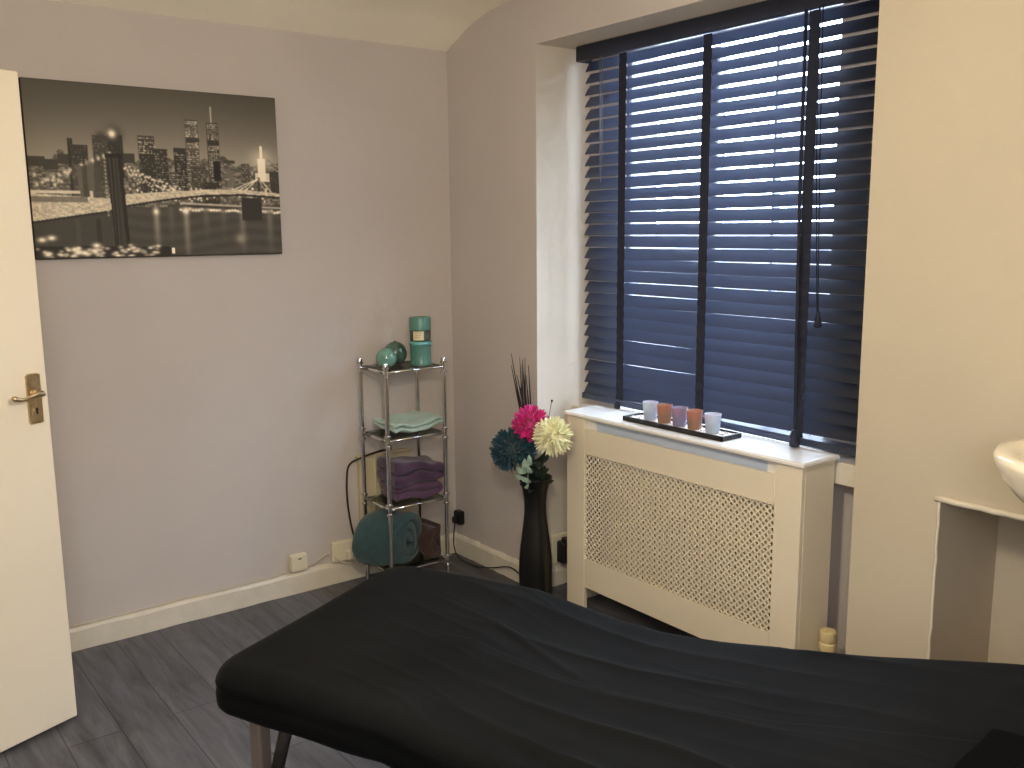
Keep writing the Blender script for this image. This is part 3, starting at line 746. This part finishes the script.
mb = MB(); fold_ribbon(mb, .200, 2, .030, -.085, .085, .003)
o = mb.build('folded_towel', M['purple2']); finish_soft(o, 1, .012, 15, 5); place(o, (-.450, -.155, .371), -.03); floor_to(o, .3705); tag(recentre(o), 'lower plum towel folded on the third shelf of the rack', 'towel', 'purple towels on the third shelf')
mb = MB(); fold_ribbon(mb, .225, 2, .036, -.092, .085, .003)
o = mb.build('folded_towel', M['purple']); finish_soft(o, 1, .016, 11, 9); place(o, (-.465, -.160, .440), -.04); floor_to(o, .4360)
for v in o.data.vertices: v.co.z += .03 * max(0, min(1, (-.28 - v.co.x) / .15)) * max(0, min(1, (v.co.z - .45) / .06))
tag(recentre(o), 'upper dark purple towel folded on top of the plum towel', 'towel', 'purple towels on the third shelf')
# rolled towels: spiral sheet swept along an axis
def rolled(name, m, c, r, length, rz, tilt, turns, lab, sx=1.0, sz=1.0, seed=0, z0=.093, amp=.012):
    mb = MB(); n = int(turns * 22); t = r / (turns + .6) * .92; path = []
    for i in range(n + 1):
        a = 2 * PI * turns * i / n; rr = t * .5 + (r - t * .5) * (i / n) ** .9
        path.append((rr * math.cos(a), rr * math.sin(a)))
    ny = 16; vs = []
    for i, (x, z) in enumerate(path):
        l = math.hypot(x, z) or 1; nx_, nz_ = x / l, z / l
        for j in range(ny + 1):
            y = -length / 2 + length * j / ny; y += .008 * math.sin(i * .35 + j) * (1 if j in (0, ny) else 0) - .010 * (1 - i / n) * (1 if j == ny else -1 if j == 0 else 0)
            e = min(1, min(j, ny - j) + .45)
            for s in (-1, 1): vs.append((x + nx_ * s * t * .46 * e, y, z + nz_ * s * t * .46 * e))
    R = (ny + 1) * 2; fs = []; m_ = len(path)
    for i in range(m_ - 1):
        for j in range(ny):
            a = i * R + j * 2; fs.append((a, a + R, a + R + 2, a + 2)); fs.append((a + 1, a + 3, a + R + 3, a + R + 1))
        a = i * R; fs.append((a, a + 1, a + R + 1, a + R)); a = i * R + ny * 2; fs.append((a, a + R, a + R + 1, a + 1))
    for j in range(ny):
        a = j * 2; fs.append((a, a + 2, a + 3, a + 1)); a = (m_ - 1) * R + j * 2; fs.append((a, a + 1, a + 3, a + 2))
    mb.add(vs, fs); o = mb.build(name, m)
    for v in o.data.vertices:
        w = v.co; d = noise.noise_vector(Vector((w.x * 9 + seed, w.y * 9, w.z * 9))); v.co = Vector((w.x * sx, w.y, w.z * sz)) + d * amp
    mt = Matrix.Translation(c) @ Matrix.Rotation(rz, 4, 'Z') @ Matrix.Rotation(tilt, 4, 'X')
    for v in o.data.vertices: v.co = mt @ v.co
    for v in o.data.vertices:
        lim = RYb + .024
        if v.co.y < lim: v.co.y = lim + (v.co.y - lim) * .12
        if v.co.y > -.040: v.co.y = -.040 + (v.co.y + .040) * .1
        if v.co.x > RX1 - .022: v.co.x = RX1 - .022 + (v.co.x - RX1 + .022) * .1
        if v.co.z > .352: v.co.z = .352 + (v.co.z - .352) * .1
    floor_to(o, z0)
    s = o.modifiers.new('sub', 'SUBSURF'); s.levels = 1; s.render_levels = 1
    for p in o.data.polygons: p.use_smooth = True
    tag(recentre(o), lab, 'towel'); return o
rolled('rolled_towel', M['tealcloth'], (-.450, -.172, .2), .098, .215, .62, 0, 2.6, 'thick teal towel rolled up on the bottom shelf of the rack', 1.30, 1.20, 3, .0935, .026)
rolled('rolled_towel', M['browncloth'], (-.282, -.185, .17), .074, .18, .45, 0, 2.2, 'dark brown towel bundled beside the teal roll on the bottom shelf', 1.0, .98, 11, .0935, .022)

# ------------------------------------------------------------------ WALL BOX, SOCKETS, CABLES behind the rack
wb = thing('wall_box', 'cream boxed-in panel on the wall behind the chrome rack', 'panel', (-.36, 0, .25))
MB().rbox(-.512, -.028, .24, -.252, -.0005, .536, .004).build('box_front', M['box'], wb)
MB().rbox(-.520, -.034, .536, -.244, -.0005, .548, .003).build('box_top', M['box'], wb)
mb = MB()
for x in (-.44, -.395): mb.tube([(x, -.033, .545), (x, -.033, .25)], .005, 8)
mb.build('pipe_run', M['box'], wb, smooth=True)

def socket(name, label, cat, x0, x1, z0, z1, double=True):
    s = thing(name, label, cat, ((x0 + x1) / 2, 0, (z0 + z1) / 2))
    MB().rbox(x0, -.030, z0, x1, -.0005, z1, .004).build('faceplate', M['plastic'], s)
    return s
s1 = socket('phone_socket', 'small square cream telephone socket with a slot just above the skirting board', 'socket', -.845, -.772, .100, .172)
mb = MB(); mb.box(-.814, -.0312, .152, -.800, -.0300, .157); mb.build('slot', M['black_plastic'], s1)
s2 = socket('wall_socket', 'double cream wall socket with a plug in it beside the rack', 'socket', -.655, -.520, .098, .186)
for x in (-.625, -.555): MB().rbox(x - .008, -.034, .166, x + .008, -.030, .178, .001).build('rocker_switch', M['plastic'], s2)
pl = thing('power_plug', 'cream plug pushed into the double wall socket beside the rack', 'plug', (-.572, -.03, .13))
MB().rbox(-.598, -.062, .104, -.548, -.0305, .150, .007).build('plug_body', M['plastic'], pl)
MB().rbox(-.590, -.075, .112, -.556, -.062, .142, .004).build('plug_grip', M['plastic'], pl)
p3 = thing('power_adapter', 'black plug adapter on the window wall right beside the room corner', 'plug', (-.02, -.05, .19))
MB().rbox(-.034, -.078, .150, -.0005, -.028, .215, .006).build('adapter_body', M['black_plastic'], p3)
MB().rbox(-.052, -.068, .160, -.034, -.040, .190, .004).build('plug_neck', M['black_plastic'], p3)

def sp(pts, n=8):
    """Catmull-Rom through points"""
    P_ = [Vector(p) for p in pts]; P_ = [P_[0]] + P_ + [P_[-1]]; out = []
    for i in range(1, len(P_) - 2):
        for k in range(n):
            t = k / n; a, b, c, d = P_[i - 1:i + 3]
            out.append(.5 * ((2 * b) + (c - a) * t + (2 * a - 5 * b + 4 * c - d) * t * t + (3 * b - a - 3 * c + d) * t ** 3))
    out.append(P_[-2]); return out
def cable(name, pts, r, m, lab, cat='cable'):
    o = MB().tube(sp(pts), r, 8).build(name, m, None, smooth=True); return tag(o, lab, cat)
cable('power_cable', [(-.535, -.075, .135), (-.552, -.03, .20), (-.566, -.012, .33), (-.566, -.010, .45), (-.550, -.012, .515), (-.50, -.042, .546), (-.42, -.044, .560), (-.36, -.040, .562)], .0042, M['cable_black'], 'dark brown cable looping up the wall on the left side of the rack')
cable('telephone_cable', [(-.772, -.012, .112), (-.74, -.022, .118), (-.70, -.018, .135), (-.665, -.016, .142), (-.64, -.036, .118), (-.60, -.045, .092), (-.54, -.04, .088), (-.50, -.03, .10)], .0032, M['cable_white'], 'off white cable running from the telephone socket to the double socket')
cable('skirting_cable', [(-1.75, -.012, .0975), (-1.45, -.012, .0945), (-1.3, -.012, .0985), (-1.15, -.012, .095), (-1.0, -.012, .098), (-.92, -.014, .099), (-.86, -.012, .104)], .003, M['cable_white'], 'long white cable lying along the top of the left skirting board')
cable('plug_lead', [(-.572, -.076, .115), (-.57, -.085, .09), (-.545, -.085, .11), (-.50, -.082, .075), (-.42, -.10, .035), (-.33, -.12, .006), (-.25, -.12, .004)], .003, M['cable_white'], 'cream lead drooping from the plug into the foot of the rack')
cable('floor_cable', [(-.043, -.053, .16), (-.055, -.06, .06), (-.05, -.10, .004), (-.05, -.24, .0045), (-.030, -.33, .02), (-.026, -.44, .055), (-.030, -.52, .05), (-.03, -.60, .010), (-.02, -.70, .004)], .0028, M['cable_black'], 'thin black cable along the skirting between the rack and the vase')
# black plug by the recess, on the reveal
s4 = thing('wall_socket', 'white wall socket low in the recess between vase and radiator cover', 'socket', (.12, RY0, .14))
MB().rbox(.068, RY0 - .012, .100, .158, RY0 - .0005, .225, .003).build('faceplate', M['plastic'], s4)
p4 = thing('power_adapter', 'black adapter plugged in between the black vase and the radiator cover', 'plug', (.12, RY0 - .04, .14))
MB().rbox(.088, RY0 - .062, .105, .150, RY0 - .0122, .200, .006).build('adapter_body', M['black_plastic'], p4)
MB().rbox(.105, RY0 - .055, .200, .130, RY0 - .025, .215, .003).build('cable_sleeve', M['black_plastic'], p4)

# ------------------------------------------------------------------ VASE + FLOWERS
VX, VY = -.10, -.722
prof = [(r_, z_ * 1.02) for r_, z_ in [(0, 0), (.064, 0), (.0655, .004), (.066, .03), (.0665, .09), (.067, .14), (.0655, .19), (.061, .24), (.054, .29), (.0475, .34), (.044, .38), (.0435, .41), (.0455, .44), (.050, .47), (.057, .495), (.0655, .517), (.067, .521), (.0655, .522), (.054, .495), (.0465, .467), (.041, .43), (.039, .38), (.042, .34), (.05, .27), (.06, .15), (.058, .02), (0, .018)]]
# softly squared section
mb = MB(); vs = []; n = 48
for r, z in prof:
    for k_ in range(n):
        a = 2 * PI * k_ / n; q = (abs(math.cos(a)) ** 5 + abs(math.sin(a)) ** 5) ** (-1 / 5); f = r * (1 * .75 + q * .25) / 1.02
        aa = a + .5; vs.append((VX + f * math.cos(aa), VY + f * math.sin(aa), z))
mb.add(vs, [(i * n + k_, i * n + (k_ + 1) % n, (i + 1) * n + (k_ + 1) % n, (i + 1) * n + k_) for i in range(len(prof) - 1) for k_ in range(n)])
tag(recentre(mb.build('floor_vase', M['vase'], None, smooth=True)), 'tall waisted black floor vase standing beside the radiator cover', 'vase')

def petal(mb, c, d, length, width, curl, rnd):
    d = d.normalized(); s = d.orthogonal().normalized(); s = Matrix.Rotation(rnd * 6.28, 3, d) @ s; u = d.cross(s)
    vs = []; n = 5
    for i in range(n):
        t = i / (n - 1); wd = width * math.sin(PI * (.12 + .80 * t)) ** .7; p = c + d * (length * t) + u * (curl * length * t * t)
        for k_ in (-1, 0, 1): vs.append(p + s * (wd * k_) + u * (abs(k_) * wd * .45))
    mb.add(vs, [(i * 3 + k_, i * 3 + k_ + 1, i * 3 + 4 + k_, i * 3 + 3 + k_) for i in range(n - 1) for k_ in (0, 1)])
def flower(c, r, m, label, base, npet=330, wid=.0062, seed=1, rough=.12):
    rs = random.Random(seed); c = Vector(c)
    f = thing('artificial_flower', label, 'flower', (VX, VY, .45), 'artificial flowers in the black vase')
    mb = MB()
    axis = (c - Vector(base)).normalized()
    for i in range(npet):
        z = 1 - 2 * (i + .5) / npet; a = i * 2.39996; q = math.sqrt(1 - z * z); d = Vector((q * math.cos(a), q * math.sin(a), z))
        if d.dot(axis) < -.75: continue
        d = (d + Vector((rs.uniform(-1, 1), rs.uniform(-1, 1), rs.uniform(-1, 1))) * .16).normalized()
        L_ = r * (1 + rs.uniform(-rough, rough * .6)); petal(mb, c + d * r * .35, d, L_ * .68, wid * rs.uniform(.8, 1.25), rs.uniform(-.3, .3), rs.random())
    mb.build('bloom', m, f, smooth=True)
    MB().lathe([(r * .62 * math.sin(PI * i / 12), -r * .62 * math.cos(PI * i / 12)) for i in range(13)], c, 20).build('flower_heart', m, f, smooth=True)
    b = Vector(base); mid = (b + c) / 2 + Vector((0, 0, .02))
    MB().tube(sp([(VX + (b.x - VX) * .5, VY + (b.y - VY) * .5, .30), b, mid, c - axis * r * .4]), .0032, 7).build('stem', M['leaf'], f, smooth=True)
    return f
flower((-.115, -.716, .746), .075, M['magenta'], 'magenta pompom flower at the top of the black vase', (-.095, -.712, .53), 300, .0080, 1, .1)
flower((-.165, -.664, .640), .090, M['tealp'], 'dark teal pompom flower leaning left out of the black vase', (-.12, -.700, .53), 460, .0075, 2, .08)
flower((-.120, -.858, .722), .076, M['creamp'], 'cream pompom flower leaning right over the radiator cover edge', (-.095, -.745, .53), 420, .0055, 3, .16)
# twigs
tips = [(1.016, -.592), (.99, -.604), (.965, -.575), (1.01, -.668), (.93, -.640), (.90, -.580), (.975, -.636), (.95, -.66), (.93, -.610), (1.0, -.625), (.88, -.625), (.97, -.655)]
mb = MB(); rs = random.Random(4)
for (z, y) in tips:
    y0 = -.705 + rs.uniform(-.012, .012); x0 = -.09 + rs.uniform(-.012, .012); x1 = -.1 + rs.uniform(-.05, .04)
    mb.tube(sp([(x0, y0, .35), (x0, y0 + .01, .55), ((x0 + x1) / 2, (y0 + y) / 2 + .012 + rs.uniform(-.01, .01), .78), (x1, y, z)], 6), [.0034] * 10 + [.003] * 5 + [.0022, .0018, .0014, .001], 6)
tag(recentre(mb.build('twig_bunch', M['twig'], None, smooth=True)), 'bunch of thin dark twigs rising behind the magenta flower', 'twigs')
tw = bpy.data.objects['twig_bunch']; tw['kind'] = 'stuff'
mb = MB(); mb.tube(sp([(-.09, -.74, .40), (-.09, -.765, .6), (-.075, -.785, .80), (-.07, -.792, .842)], 6), .0011, 5); mb.lathe([(0, .838), (.004, .842), (.004, .848), (0, .851)], (-.07, -.792, 0), 8)
tag(recentre(mb.build('berry_stem', M['twig'], None, smooth=True)), 'single thin stem with a tiny bud between the magenta and cream flowers', 'stem')
# leaves
def leaf(mb, base, tip, w, cup=.2):
    b, t = Vector(base), Vector(tip); d = t - b; s = d.cross(Vector((.5, .5, .3))).normalized(); u = d.normalized().cross(s); vs = []; n = 7
    for i in range(n):
        q = i / (n - 1); wd = w * math.sin(PI * min(1, .06 + .94 * q)) ** .75; p = b + d * q + u * (math.sin(PI * q) * .15 * d.length)
        for k_ in (-1, 0, 1): vs.append(p + s * wd * k_ + u * abs(k_) * wd * cup)
    mb.add(vs, [(i * 3 + k_, i * 3 + k_ + 1, i * 3 + 4 + k_, i * 3 + 3 + k_) for i in range(n - 1) for k_ in (0, 1)])
sg = thing('leaf_sprig', 'pale sage green leafy sprig below the teal and magenta flowers', 'foliage', (-.13, -.72, .5))
mb = MB(); B = Vector((-.145, -.722, .50)); rs = random.Random(8)
for (b, t, w) in (((-.165, -.705, .56), (-.185, -.715, .620), .017), ((-.165, -.70, .55), (-.20, -.675, .575), .016), ((-.165, -.715, .52), (-.195, -.700, .535), .014), ((-.165, -.73, .51), (-.195, -.735, .54), .013),
                  ((-.16, -.725, .55), (-.185, -.745, .590), .014), ((-.17, -.69, .525), (-.20, -.66, .54), .013), ((-.16, -.71, .50), (-.19, -.715, .49), .013), ((-.16, -.725, .585), (-.175, -.735, .64), .012)):
    leaf(mb, b, t, w)
mb.v = [(x * .9 - .012, y * .85 - .148, z * .9 + .068) for x, y, z in mb.v]; mb.build('pale_leaves', M['leafpale'], sg, smooth=True)
mb = MB(); mb.tube(sp([(-.11, -.715, .42), (-.145, -.735, .53), (-.160, -.755, .575), (-.160, -.765, .62)], 6), .0018, 6); mb.build('sprig_stem', M['leafpale'], sg, smooth=True)
dg = thing('leaf_cluster', 'dark green leaves filling the mouth of the black vase', 'foliage', (-.10, -.73, .5))
mb = MB()
for i in range(34):
    b = Vector((VX + rs.uniform(-.02, .02), VY + rs.uniform(-.02, .02), .47 + rs.random() * .13)); a = rs.uniform(0, 2 * PI)
    t = b + Vector((math.cos(a) * .05, math.sin(a) * .055 - .012, rs.uniform(-.005, .06))); leaf(mb, b, t, rs.uniform(.009, .016))
mb.build('dark_leaves', M['leaf'], dg, smooth=True)
mb = MB()
for i in range(7): mb.tube([(VX, VY, .40), (VX + rs.uniform(-.03, .03), VY + rs.uniform(-.04, .03), .60)], .0018, 5)
mb.build('leaf_stems', M['leaf'], dg, smooth=True)

# ------------------------------------------------------------------ WASHBASIN at right edge
BC = Vector((-.235, -2.835, .985))
bs = thing('washbasin', 'glossy white rounded washbasin above the low alcove at the right edge', 'washbasin', (BC.x, BC.y, .78))
mb = MB(); n = 64; rings = []
def ring(ax, ay, z, cx=0):
    out = []
    for k_ in range(n):
        a = 2 * PI * k_ / n; x, y = ax * math.cos(a), ay * math.sin(a)
        x += cx
        out.append((min(BC.x + x, -.002), BC.y + y, z))
    return out
for (ax, ay, z, cx) in ((.05, .05, .815, .05), (.075, .09, .825, .05), (.12, .15, .855, .04), (.16, .20, .895, .025), (.19, .235, .935, .01), (.205, .252, .965, 0), (.215, .262, .990, 0), (.222, .268, 1.004, 0), (.222, .268, 1.014, 0), (.215, .262, 1.022, 0), (.196, .240, 1.0215, 0), (.172, .214, 1.016, 0), (.155, .195, 1.00, 0), (.13, .165, .95, .01), (.085, .11, .905, .02), (.02, .02, .892, .03)):
    rings.append(ring(ax, ay, z, cx))
vs = [p for r in rings for p in r]; m_ = len(rings)
mb.add(vs, [(i * n + k_, i * n + (k_ + 1) % n, (i + 1) * n + (k_ + 1) % n, (i + 1) * n + k_) for i in range(m_ - 1) for k_ in range(n)] + [tuple(range(n - 1, -1, -1)), tuple((m_ - 1) * n + k_ for k_ in range(n))])
mb.build('basin_bowl', M['ceramic'], bs, smooth=True)
MB().rbox(-.06, BC.y - .15, .90, -.001, BC.y + .15, 1.018, .01).build('mounting_back', M['ceramic'], bs)
MB().tube([(BC.x + .05, BC.y, .82), (BC.x + .05, BC.y, .60), (BC.x + .12, BC.y, .57), (.10, BC.y, .57)], .018, 14).build('waste_pipe', M['shelfw'], bs, smooth=True)
mb = MB(); mb.lathe([(0, 1.018), (.024, 1.018), (.024, 1.03), (.014, 1.04), (.013, 1.11), (0, 1.115)], (-.06, BC.y, 0), 20); mb.tube(sp([(-.06, BC.y, 1.09), (-.11, BC.y, 1.11), (-.16, BC.y, 1.085), (-.165, BC.y, 1.07)]), .010, 12)
mb.build('tap', M['chrome'], bs, smooth=True)

# ------------------------------------------------------------------ TREATMENT BED
E_ = Vector((.904, .427, 0)).normalized(); L_ = Vector((.427, -.904, 0)).normalized(); A_ = Vector((-1.776, -1.808, 0)) - E_ * .040 - L_ * .012; BW, BL = .665, 1.82
def top_z(t):
    return float(np.interp(t, [0, .05, .42, .52, .62, .72, .85, 1.0, 1.2, 1.4, 1.6, 1.8], [.676, .681, .680, .660, .644, .634, .638, .650, .677, .706, .725, .740]))
bed = thing('treatment_bed', 'padded treatment bed under a fitted black velour cover in the foreground', 'massage bed', tuple(A_ + E_ * BW / 2 + L_ * BL / 2))
# perimeter of rounded rectangle in (t along L, s along E)
per = []; rc_ = .075
def arc(ct, cs, a0, a1, n=14):
    for i in range(n): a = a0 + (a1 - a0) * i / n; per.append((ct + rc_ * math.cos(a), cs + rc_ * math.sin(a)))
def seg(p, q, n):
    for i in range(n): per.append((p[0] + (q[0] - p[0]) * i / n, p[1] + (q[1] - p[1]) * i / n))
arc(BL - rc_, BW - rc_, 0, PI / 2); seg((BL - rc_, BW), (rc_, BW), 170); arc(rc_, BW - rc_, PI / 2, PI); seg((0, BW - rc_), (0, rc_), 56); arc(rc_, rc_, PI, 3 * PI / 2); seg((rc_, 0), (BL - rc_, 0), 170); arc(BL - rc_, rc_, 3 * PI / 2, 2 * PI); seg((BL, rc_), (BL, BW - rc_), 56)
N = len(per)
HT, HS = 1.49, .345
def wrinkle(t, s):
    w = 0
    # long soft folds running along the bed through the dip
    env = math.exp(-((t - .85) / .42) ** 2)
    wv = s * 26 + 2.2 * t * t + 2.0 * noise.noise(Vector((t * 1.3, s * 2.5, 4)))
    w += .0085 * env * (1 - abs(math.sin(wv))) ** 2 * (.4 + 1.2 * max(0, noise.noise(Vector((t * 1.7, s * 5, 9))) + .3))
    wv2 = (s * 1 + t * .25) * 40 + 3 * noise.noise(Vector((t * 2, s * 3, 14)))
    w += .0060 * math.exp(-((t - .75) / .5) ** 2) * (1 - abs(math.sin(wv2))) ** 3 * max(0, noise.noise(Vector((t * 2.1, s * 4, 19))) + .2)
    w += .004 * noise.noise(Vector((t * 4, s * 5, 1))) + .0015 * noise.noise(Vector((t * 11, s * 13, 2)))
    # fold radiating from far edge near the foot
    w += .004 * math.exp(-((s - .42 + .35 * (t - .45)) / .012) ** 2) * math.exp(-((t - .45) / .2) ** 2)
    return w
rings = []; e = .040
def inset(p, d):
    t, s = p; ct = min(max(t, rc_), BL - rc_); cs = min(max(s, rc_), BW - rc_)
    v = Vector((t - ct, s - cs)); l = v.length or 1; v = v / l; return (ct + v.x * (rc_ - d), cs + v.y * (rc_ - d))
def mk(ps, zf):
    out = []
    for p in ps:
        q = A_ + L_ * p[0] + E_ * p[1]; out.append((q.x, q.y, zf(p)))
    return out
sc_ = lambda p, d: inset(p, d)
hemw = lambda p: .006 * noise.noise(Vector((p[0] * 7, p[1] * 7, 5)))
rings.append(mk([sc_(p, .10 if False else .06) for p in per], lambda p: top_z(p[0]) - .086))
rings.append(mk([sc_(p, .022) for p in per], lambda p: top_z(p[0]) - .096 + hemw(p)))
rings.append(mk([sc_(p, .008) for p in per], lambda p: top_z(p[0]) - .092 + hemw(p)))
for i in range(5):
    h = -.083 + .038 * i / 4; rings.append(mk([sc_(p, .001 + .004 * (1 - math.sin(PI * (i + 1) / 6)) + .003 * noise.noise(Vector((p[0] * 6, p[1] * 6, h * 14)))) for p in per], lambda p: top_z(p[0]) + h))
for i in range(1, 8):
    a = PI / 2 * i / 7; rings.append(mk([sc_(p, e * (1 - math.cos(a))) for p in per], lambda p: top_z(p[0]) - .045 + .045 * math.sin(a) + wrinkle(*p) * (i / 7)))
inner = [sc_(p, e) for p in per]; K = 72
for k_ in range(1, K + 1):
    f = k_ / K; ps = []
    for (t, s) in inner:
        at = min(max(t, BW / 2), BL - BW / 2); ps.append((t + (at - t) * f * .999, s + (BW / 2 - s) * f * .999))
    rings.append(mk(ps, lambda p: top_z(p[0]) + wrinkle(*p)))
mb = MB(); mb.add([p for r in rings for p in r], [(i * N + k_, i * N + (k_ + 1) % N, (i + 1) * N + (k_ + 1) % N, (i + 1) * N + k_) for i in range(len(rings) - 1) for k_ in range(N)])
cvr = mb.build('velour_cover', M['cover'], bed, smooth=True)
def bedpt(t, s, z): q = A_ + L_ * t + E_ * s; return (q.x, q.y, z)
# padded top under the cover, frame, legs
def slab(t0, t1, s0, s1, dz0, dz1, name, m, seg=12):
    mb = MB(); vs = []
    for i in range(seg + 1):
        t = t0 + (t1 - t0) * i / seg
        for s in (s0, s1):
            for dz in (dz0, dz1): vs.append(bedpt(t, s, top_z(t) + dz))
    fs = [q for i in range(seg) for q in ((i*4, i*4+4, i*4+5, i*4+1), (i*4+2, i*4+3, i*4+7, i*4+6), (i*4, i*4+2, i*4+6, i*4+4), (i*4+1, i*4+5, i*4+7, i*4+3))] + [(0, 1, 3, 2), (seg*4, seg*4+2, seg*4+3, seg*4+1)]
    mb.add(vs, fs); return mb.build(name, m, bed)
slab(.05, BL - .05, .05, BW - .05, -.088, -.082, 'base_board', M['metal_dark'])
for s in (.075, BW - .075): slab(.06, BL - .06, s - .014, s + .014, -.113, -.0885, 'side_rail', M['metal_dark'])
for i, (t, s) in enumerate(((.085, .070), (.085, BW - .07), (BL - .15, .07), (BL - .15, BW - .07))):
    zt_ = top_z(t) - .088
    mb = MB(); r = .0155
    vs = []
    for (z, tt, w_) in ((0, t + (.0 if i < 2 else .03), r * .9), (zt_, t, r)):
        for (du, dv) in ((-w_, -w_), (w_, -w_), (w_, w_), (-w_, w_)): vs.append(bedpt(tt + du, s + dv, z))
    mb.add(vs, [(3, 2, 1, 0), (4, 5, 6, 7)] + [(k_, (k_ + 1) % 4, 4 + (k_ + 1) % 4, 4 + k_) for k_ in range(4)])
    lg = mb.build('leg', M['metal_leg'], bed, bevel=.005)
    sgn = 1 if i < 2 else -1
    mb = MB(); mb.tube([bedpt(t + sgn * .02, s, zt_ - .20), bedpt(t + sgn * .085, s, zt_ + .01)], .013, 10)
    mb.build('leg_brace', M['metal_dark'], lg, smooth=True)
    MB().tube([bedpt(t, s, 0), bedpt(t, s, .02)], .019, 14).build('rubber_foot', M['black_plastic'], lg)
MB().tube([bedpt(.085, .07, .20), bedpt(.085, BW - .07, .20)], .010, 10).build('cross_bar', M['metal_leg'], bed, smooth=True)

mb = MB(); fold_ribbon(mb, .30, 3, .007, -.13, .13, .001, ny=18)
o = mb.build('folded_cloth', M['black_cloth']); finish_soft(o, 1, .004, 12, 21)
m_ = Matrix.Translation((-.935, -2.905, 0)) @ Matrix.Rotation(math.radians(-85), 4, 'Z') @ Matrix.Translation((.0, -.13, 0))
for v in o.data.vertices:
    q = m_ @ v.co; d_ = Vector((q.x, q.y, 0)) - A_; q.z = v.co.z + top_z(d_.dot(L_)) + .004; v.co = q
tag(recentre(o), 'small dull black folded cloth lying on the raised end of the bed, lower right corner', 'cloth')

# ------------------------------------------------------------------ OUTSIDE + LIGHT
struct('ground', MB().box(.55, -14, -3.2, 26, 12, -3.1), M['concrete'])
struct('wall_sky_blocker', MB().rbox(1.55, -7, -3.1, 1.75, 5, 1.50, .01), M['concrete'])  # unseen wall added to cut daylight on the lower slats
wd = bpy.data.worlds.new('World'); SC.world = wd; wd.use_nodes = True; nt = wd.node_tree
bg = nt.nodes['Background']
tc = nt.nodes.new('ShaderNodeTexCoord'); sx = nt.nodes.new('ShaderNodeSeparateXYZ'); nt.links.new(tc.outputs['Generated'], sx.inputs[0])
cr = nt.nodes.new('ShaderNodeValToRGB'); e_ = cr.color_ramp.elements
e_[0].position = .45; e_[0].color = (.42, .55, .85, 1); e_[1].position = .62; e_[1].color = (.62, .78, 1, 1)
mr = nt.nodes.new('ShaderNodeMapRange'); mr.inputs['From Min'].default_value = -1; nt.links.new(sx.outputs['Z'], mr.inputs[0]); nt.links.new(mr.outputs[0], cr.inputs[0])
nz = nt.nodes.new('ShaderNodeTexNoise'); nz.inputs['Scale'].default_value = 2.5; nt.links.new(tc.outputs['Generated'], nz.inputs[0])
mx = nt.nodes.new('ShaderNodeMix'); mx.data_type = 'RGBA'; mx.blend_type = 'MIX'; mx.inputs[7].default_value = (.78, .88, 1, 1)
nt.links.new(nz.outputs['Fac'], mx.inputs[0]); nt.links.new(cr.outputs[0], mx.inputs[6]); nt.links.new(mx.outputs[2], bg.inputs['Color'])
bg.inputs['Strength'].default_value = 24.0

def lamp(kind, name, loc, energy, col, size=.1, rot=None, **kw):
    d = bpy.data.lights.new(name, kind); d.energy = energy; d.color = col
    if kind == 'AREA': d.size = size; d.shape = 'DISK'
    elif kind == 'POINT' or kind == 'SPOT': d.shadow_soft_size = size
    o = bpy.data.objects.new(name, d); COL.objects.link(o); o.location = loc
    if rot: o.rotation_euler = rot
    for k_, v in kw.items(): setattr(d, k_, v)
    return o
# ceiling lamp in the middle of the room (out of frame), warm
lamp('POINT', 'ceiling_bulb', (-1.58, -2.38, 1.72), 51, (1.0, .88, .70), .09)
# unseen fill lamp added behind the camera to brighten the room
lamp('AREA', 'room_fill', (-2.6, -4.0, 1.7), 26, (.90, .92, 1.0), 1.0, (math.radians(62), 0, math.radians(-50)))

# ------------------------------------------------------------------ CAMERA
yaw, pit, rol = math.radians(52.592), math.radians(9.407), math.radians(-.544)
fw = Vector((math.cos(yaw) * math.cos(pit), math.sin(yaw) * math.cos(pit), -math.sin(pit)))
rt = Vector((math.sin(yaw), -math.cos(yaw), 0)); up = rt.cross(fw)
r2 = rt * math.cos(rol) + up * math.sin(rol); u2 = -rt * math.sin(rol) + up * math.cos(rol)
cam = bpy.data.cameras.new('Camera'); co = bpy.data.objects.new('Camera', cam); COL.objects.link(co)
co.matrix_world = Matrix(((r2.x, u2.x, -fw.x, -2.345), (r2.y, u2.y, -fw.y, -3.512), (r2.z, u2.z, -fw.z, 1.5), (0, 0, 0, 1)))
cam.sensor_fit = 'HORIZONTAL'; cam.sensor_width = 36; cam.lens = 925.84 / 1024 * 36; cam.clip_start = .02
SC.camera = co
SC.view_settings.view_transform = 'Standard'; SC.view_settings.look = 'None'; SC.view_settings.exposure = 0; SC.view_settings.gamma = 1
SC.cycles.use_denoising = True
SC.cycles.max_bounces = 12; SC.cycles.diffuse_bounces = 6; SC.cycles.glossy_bounces = 5; SC.cycles.transparent_max_bounces = 16; SC.cycles.sample_clamp_indirect = 6
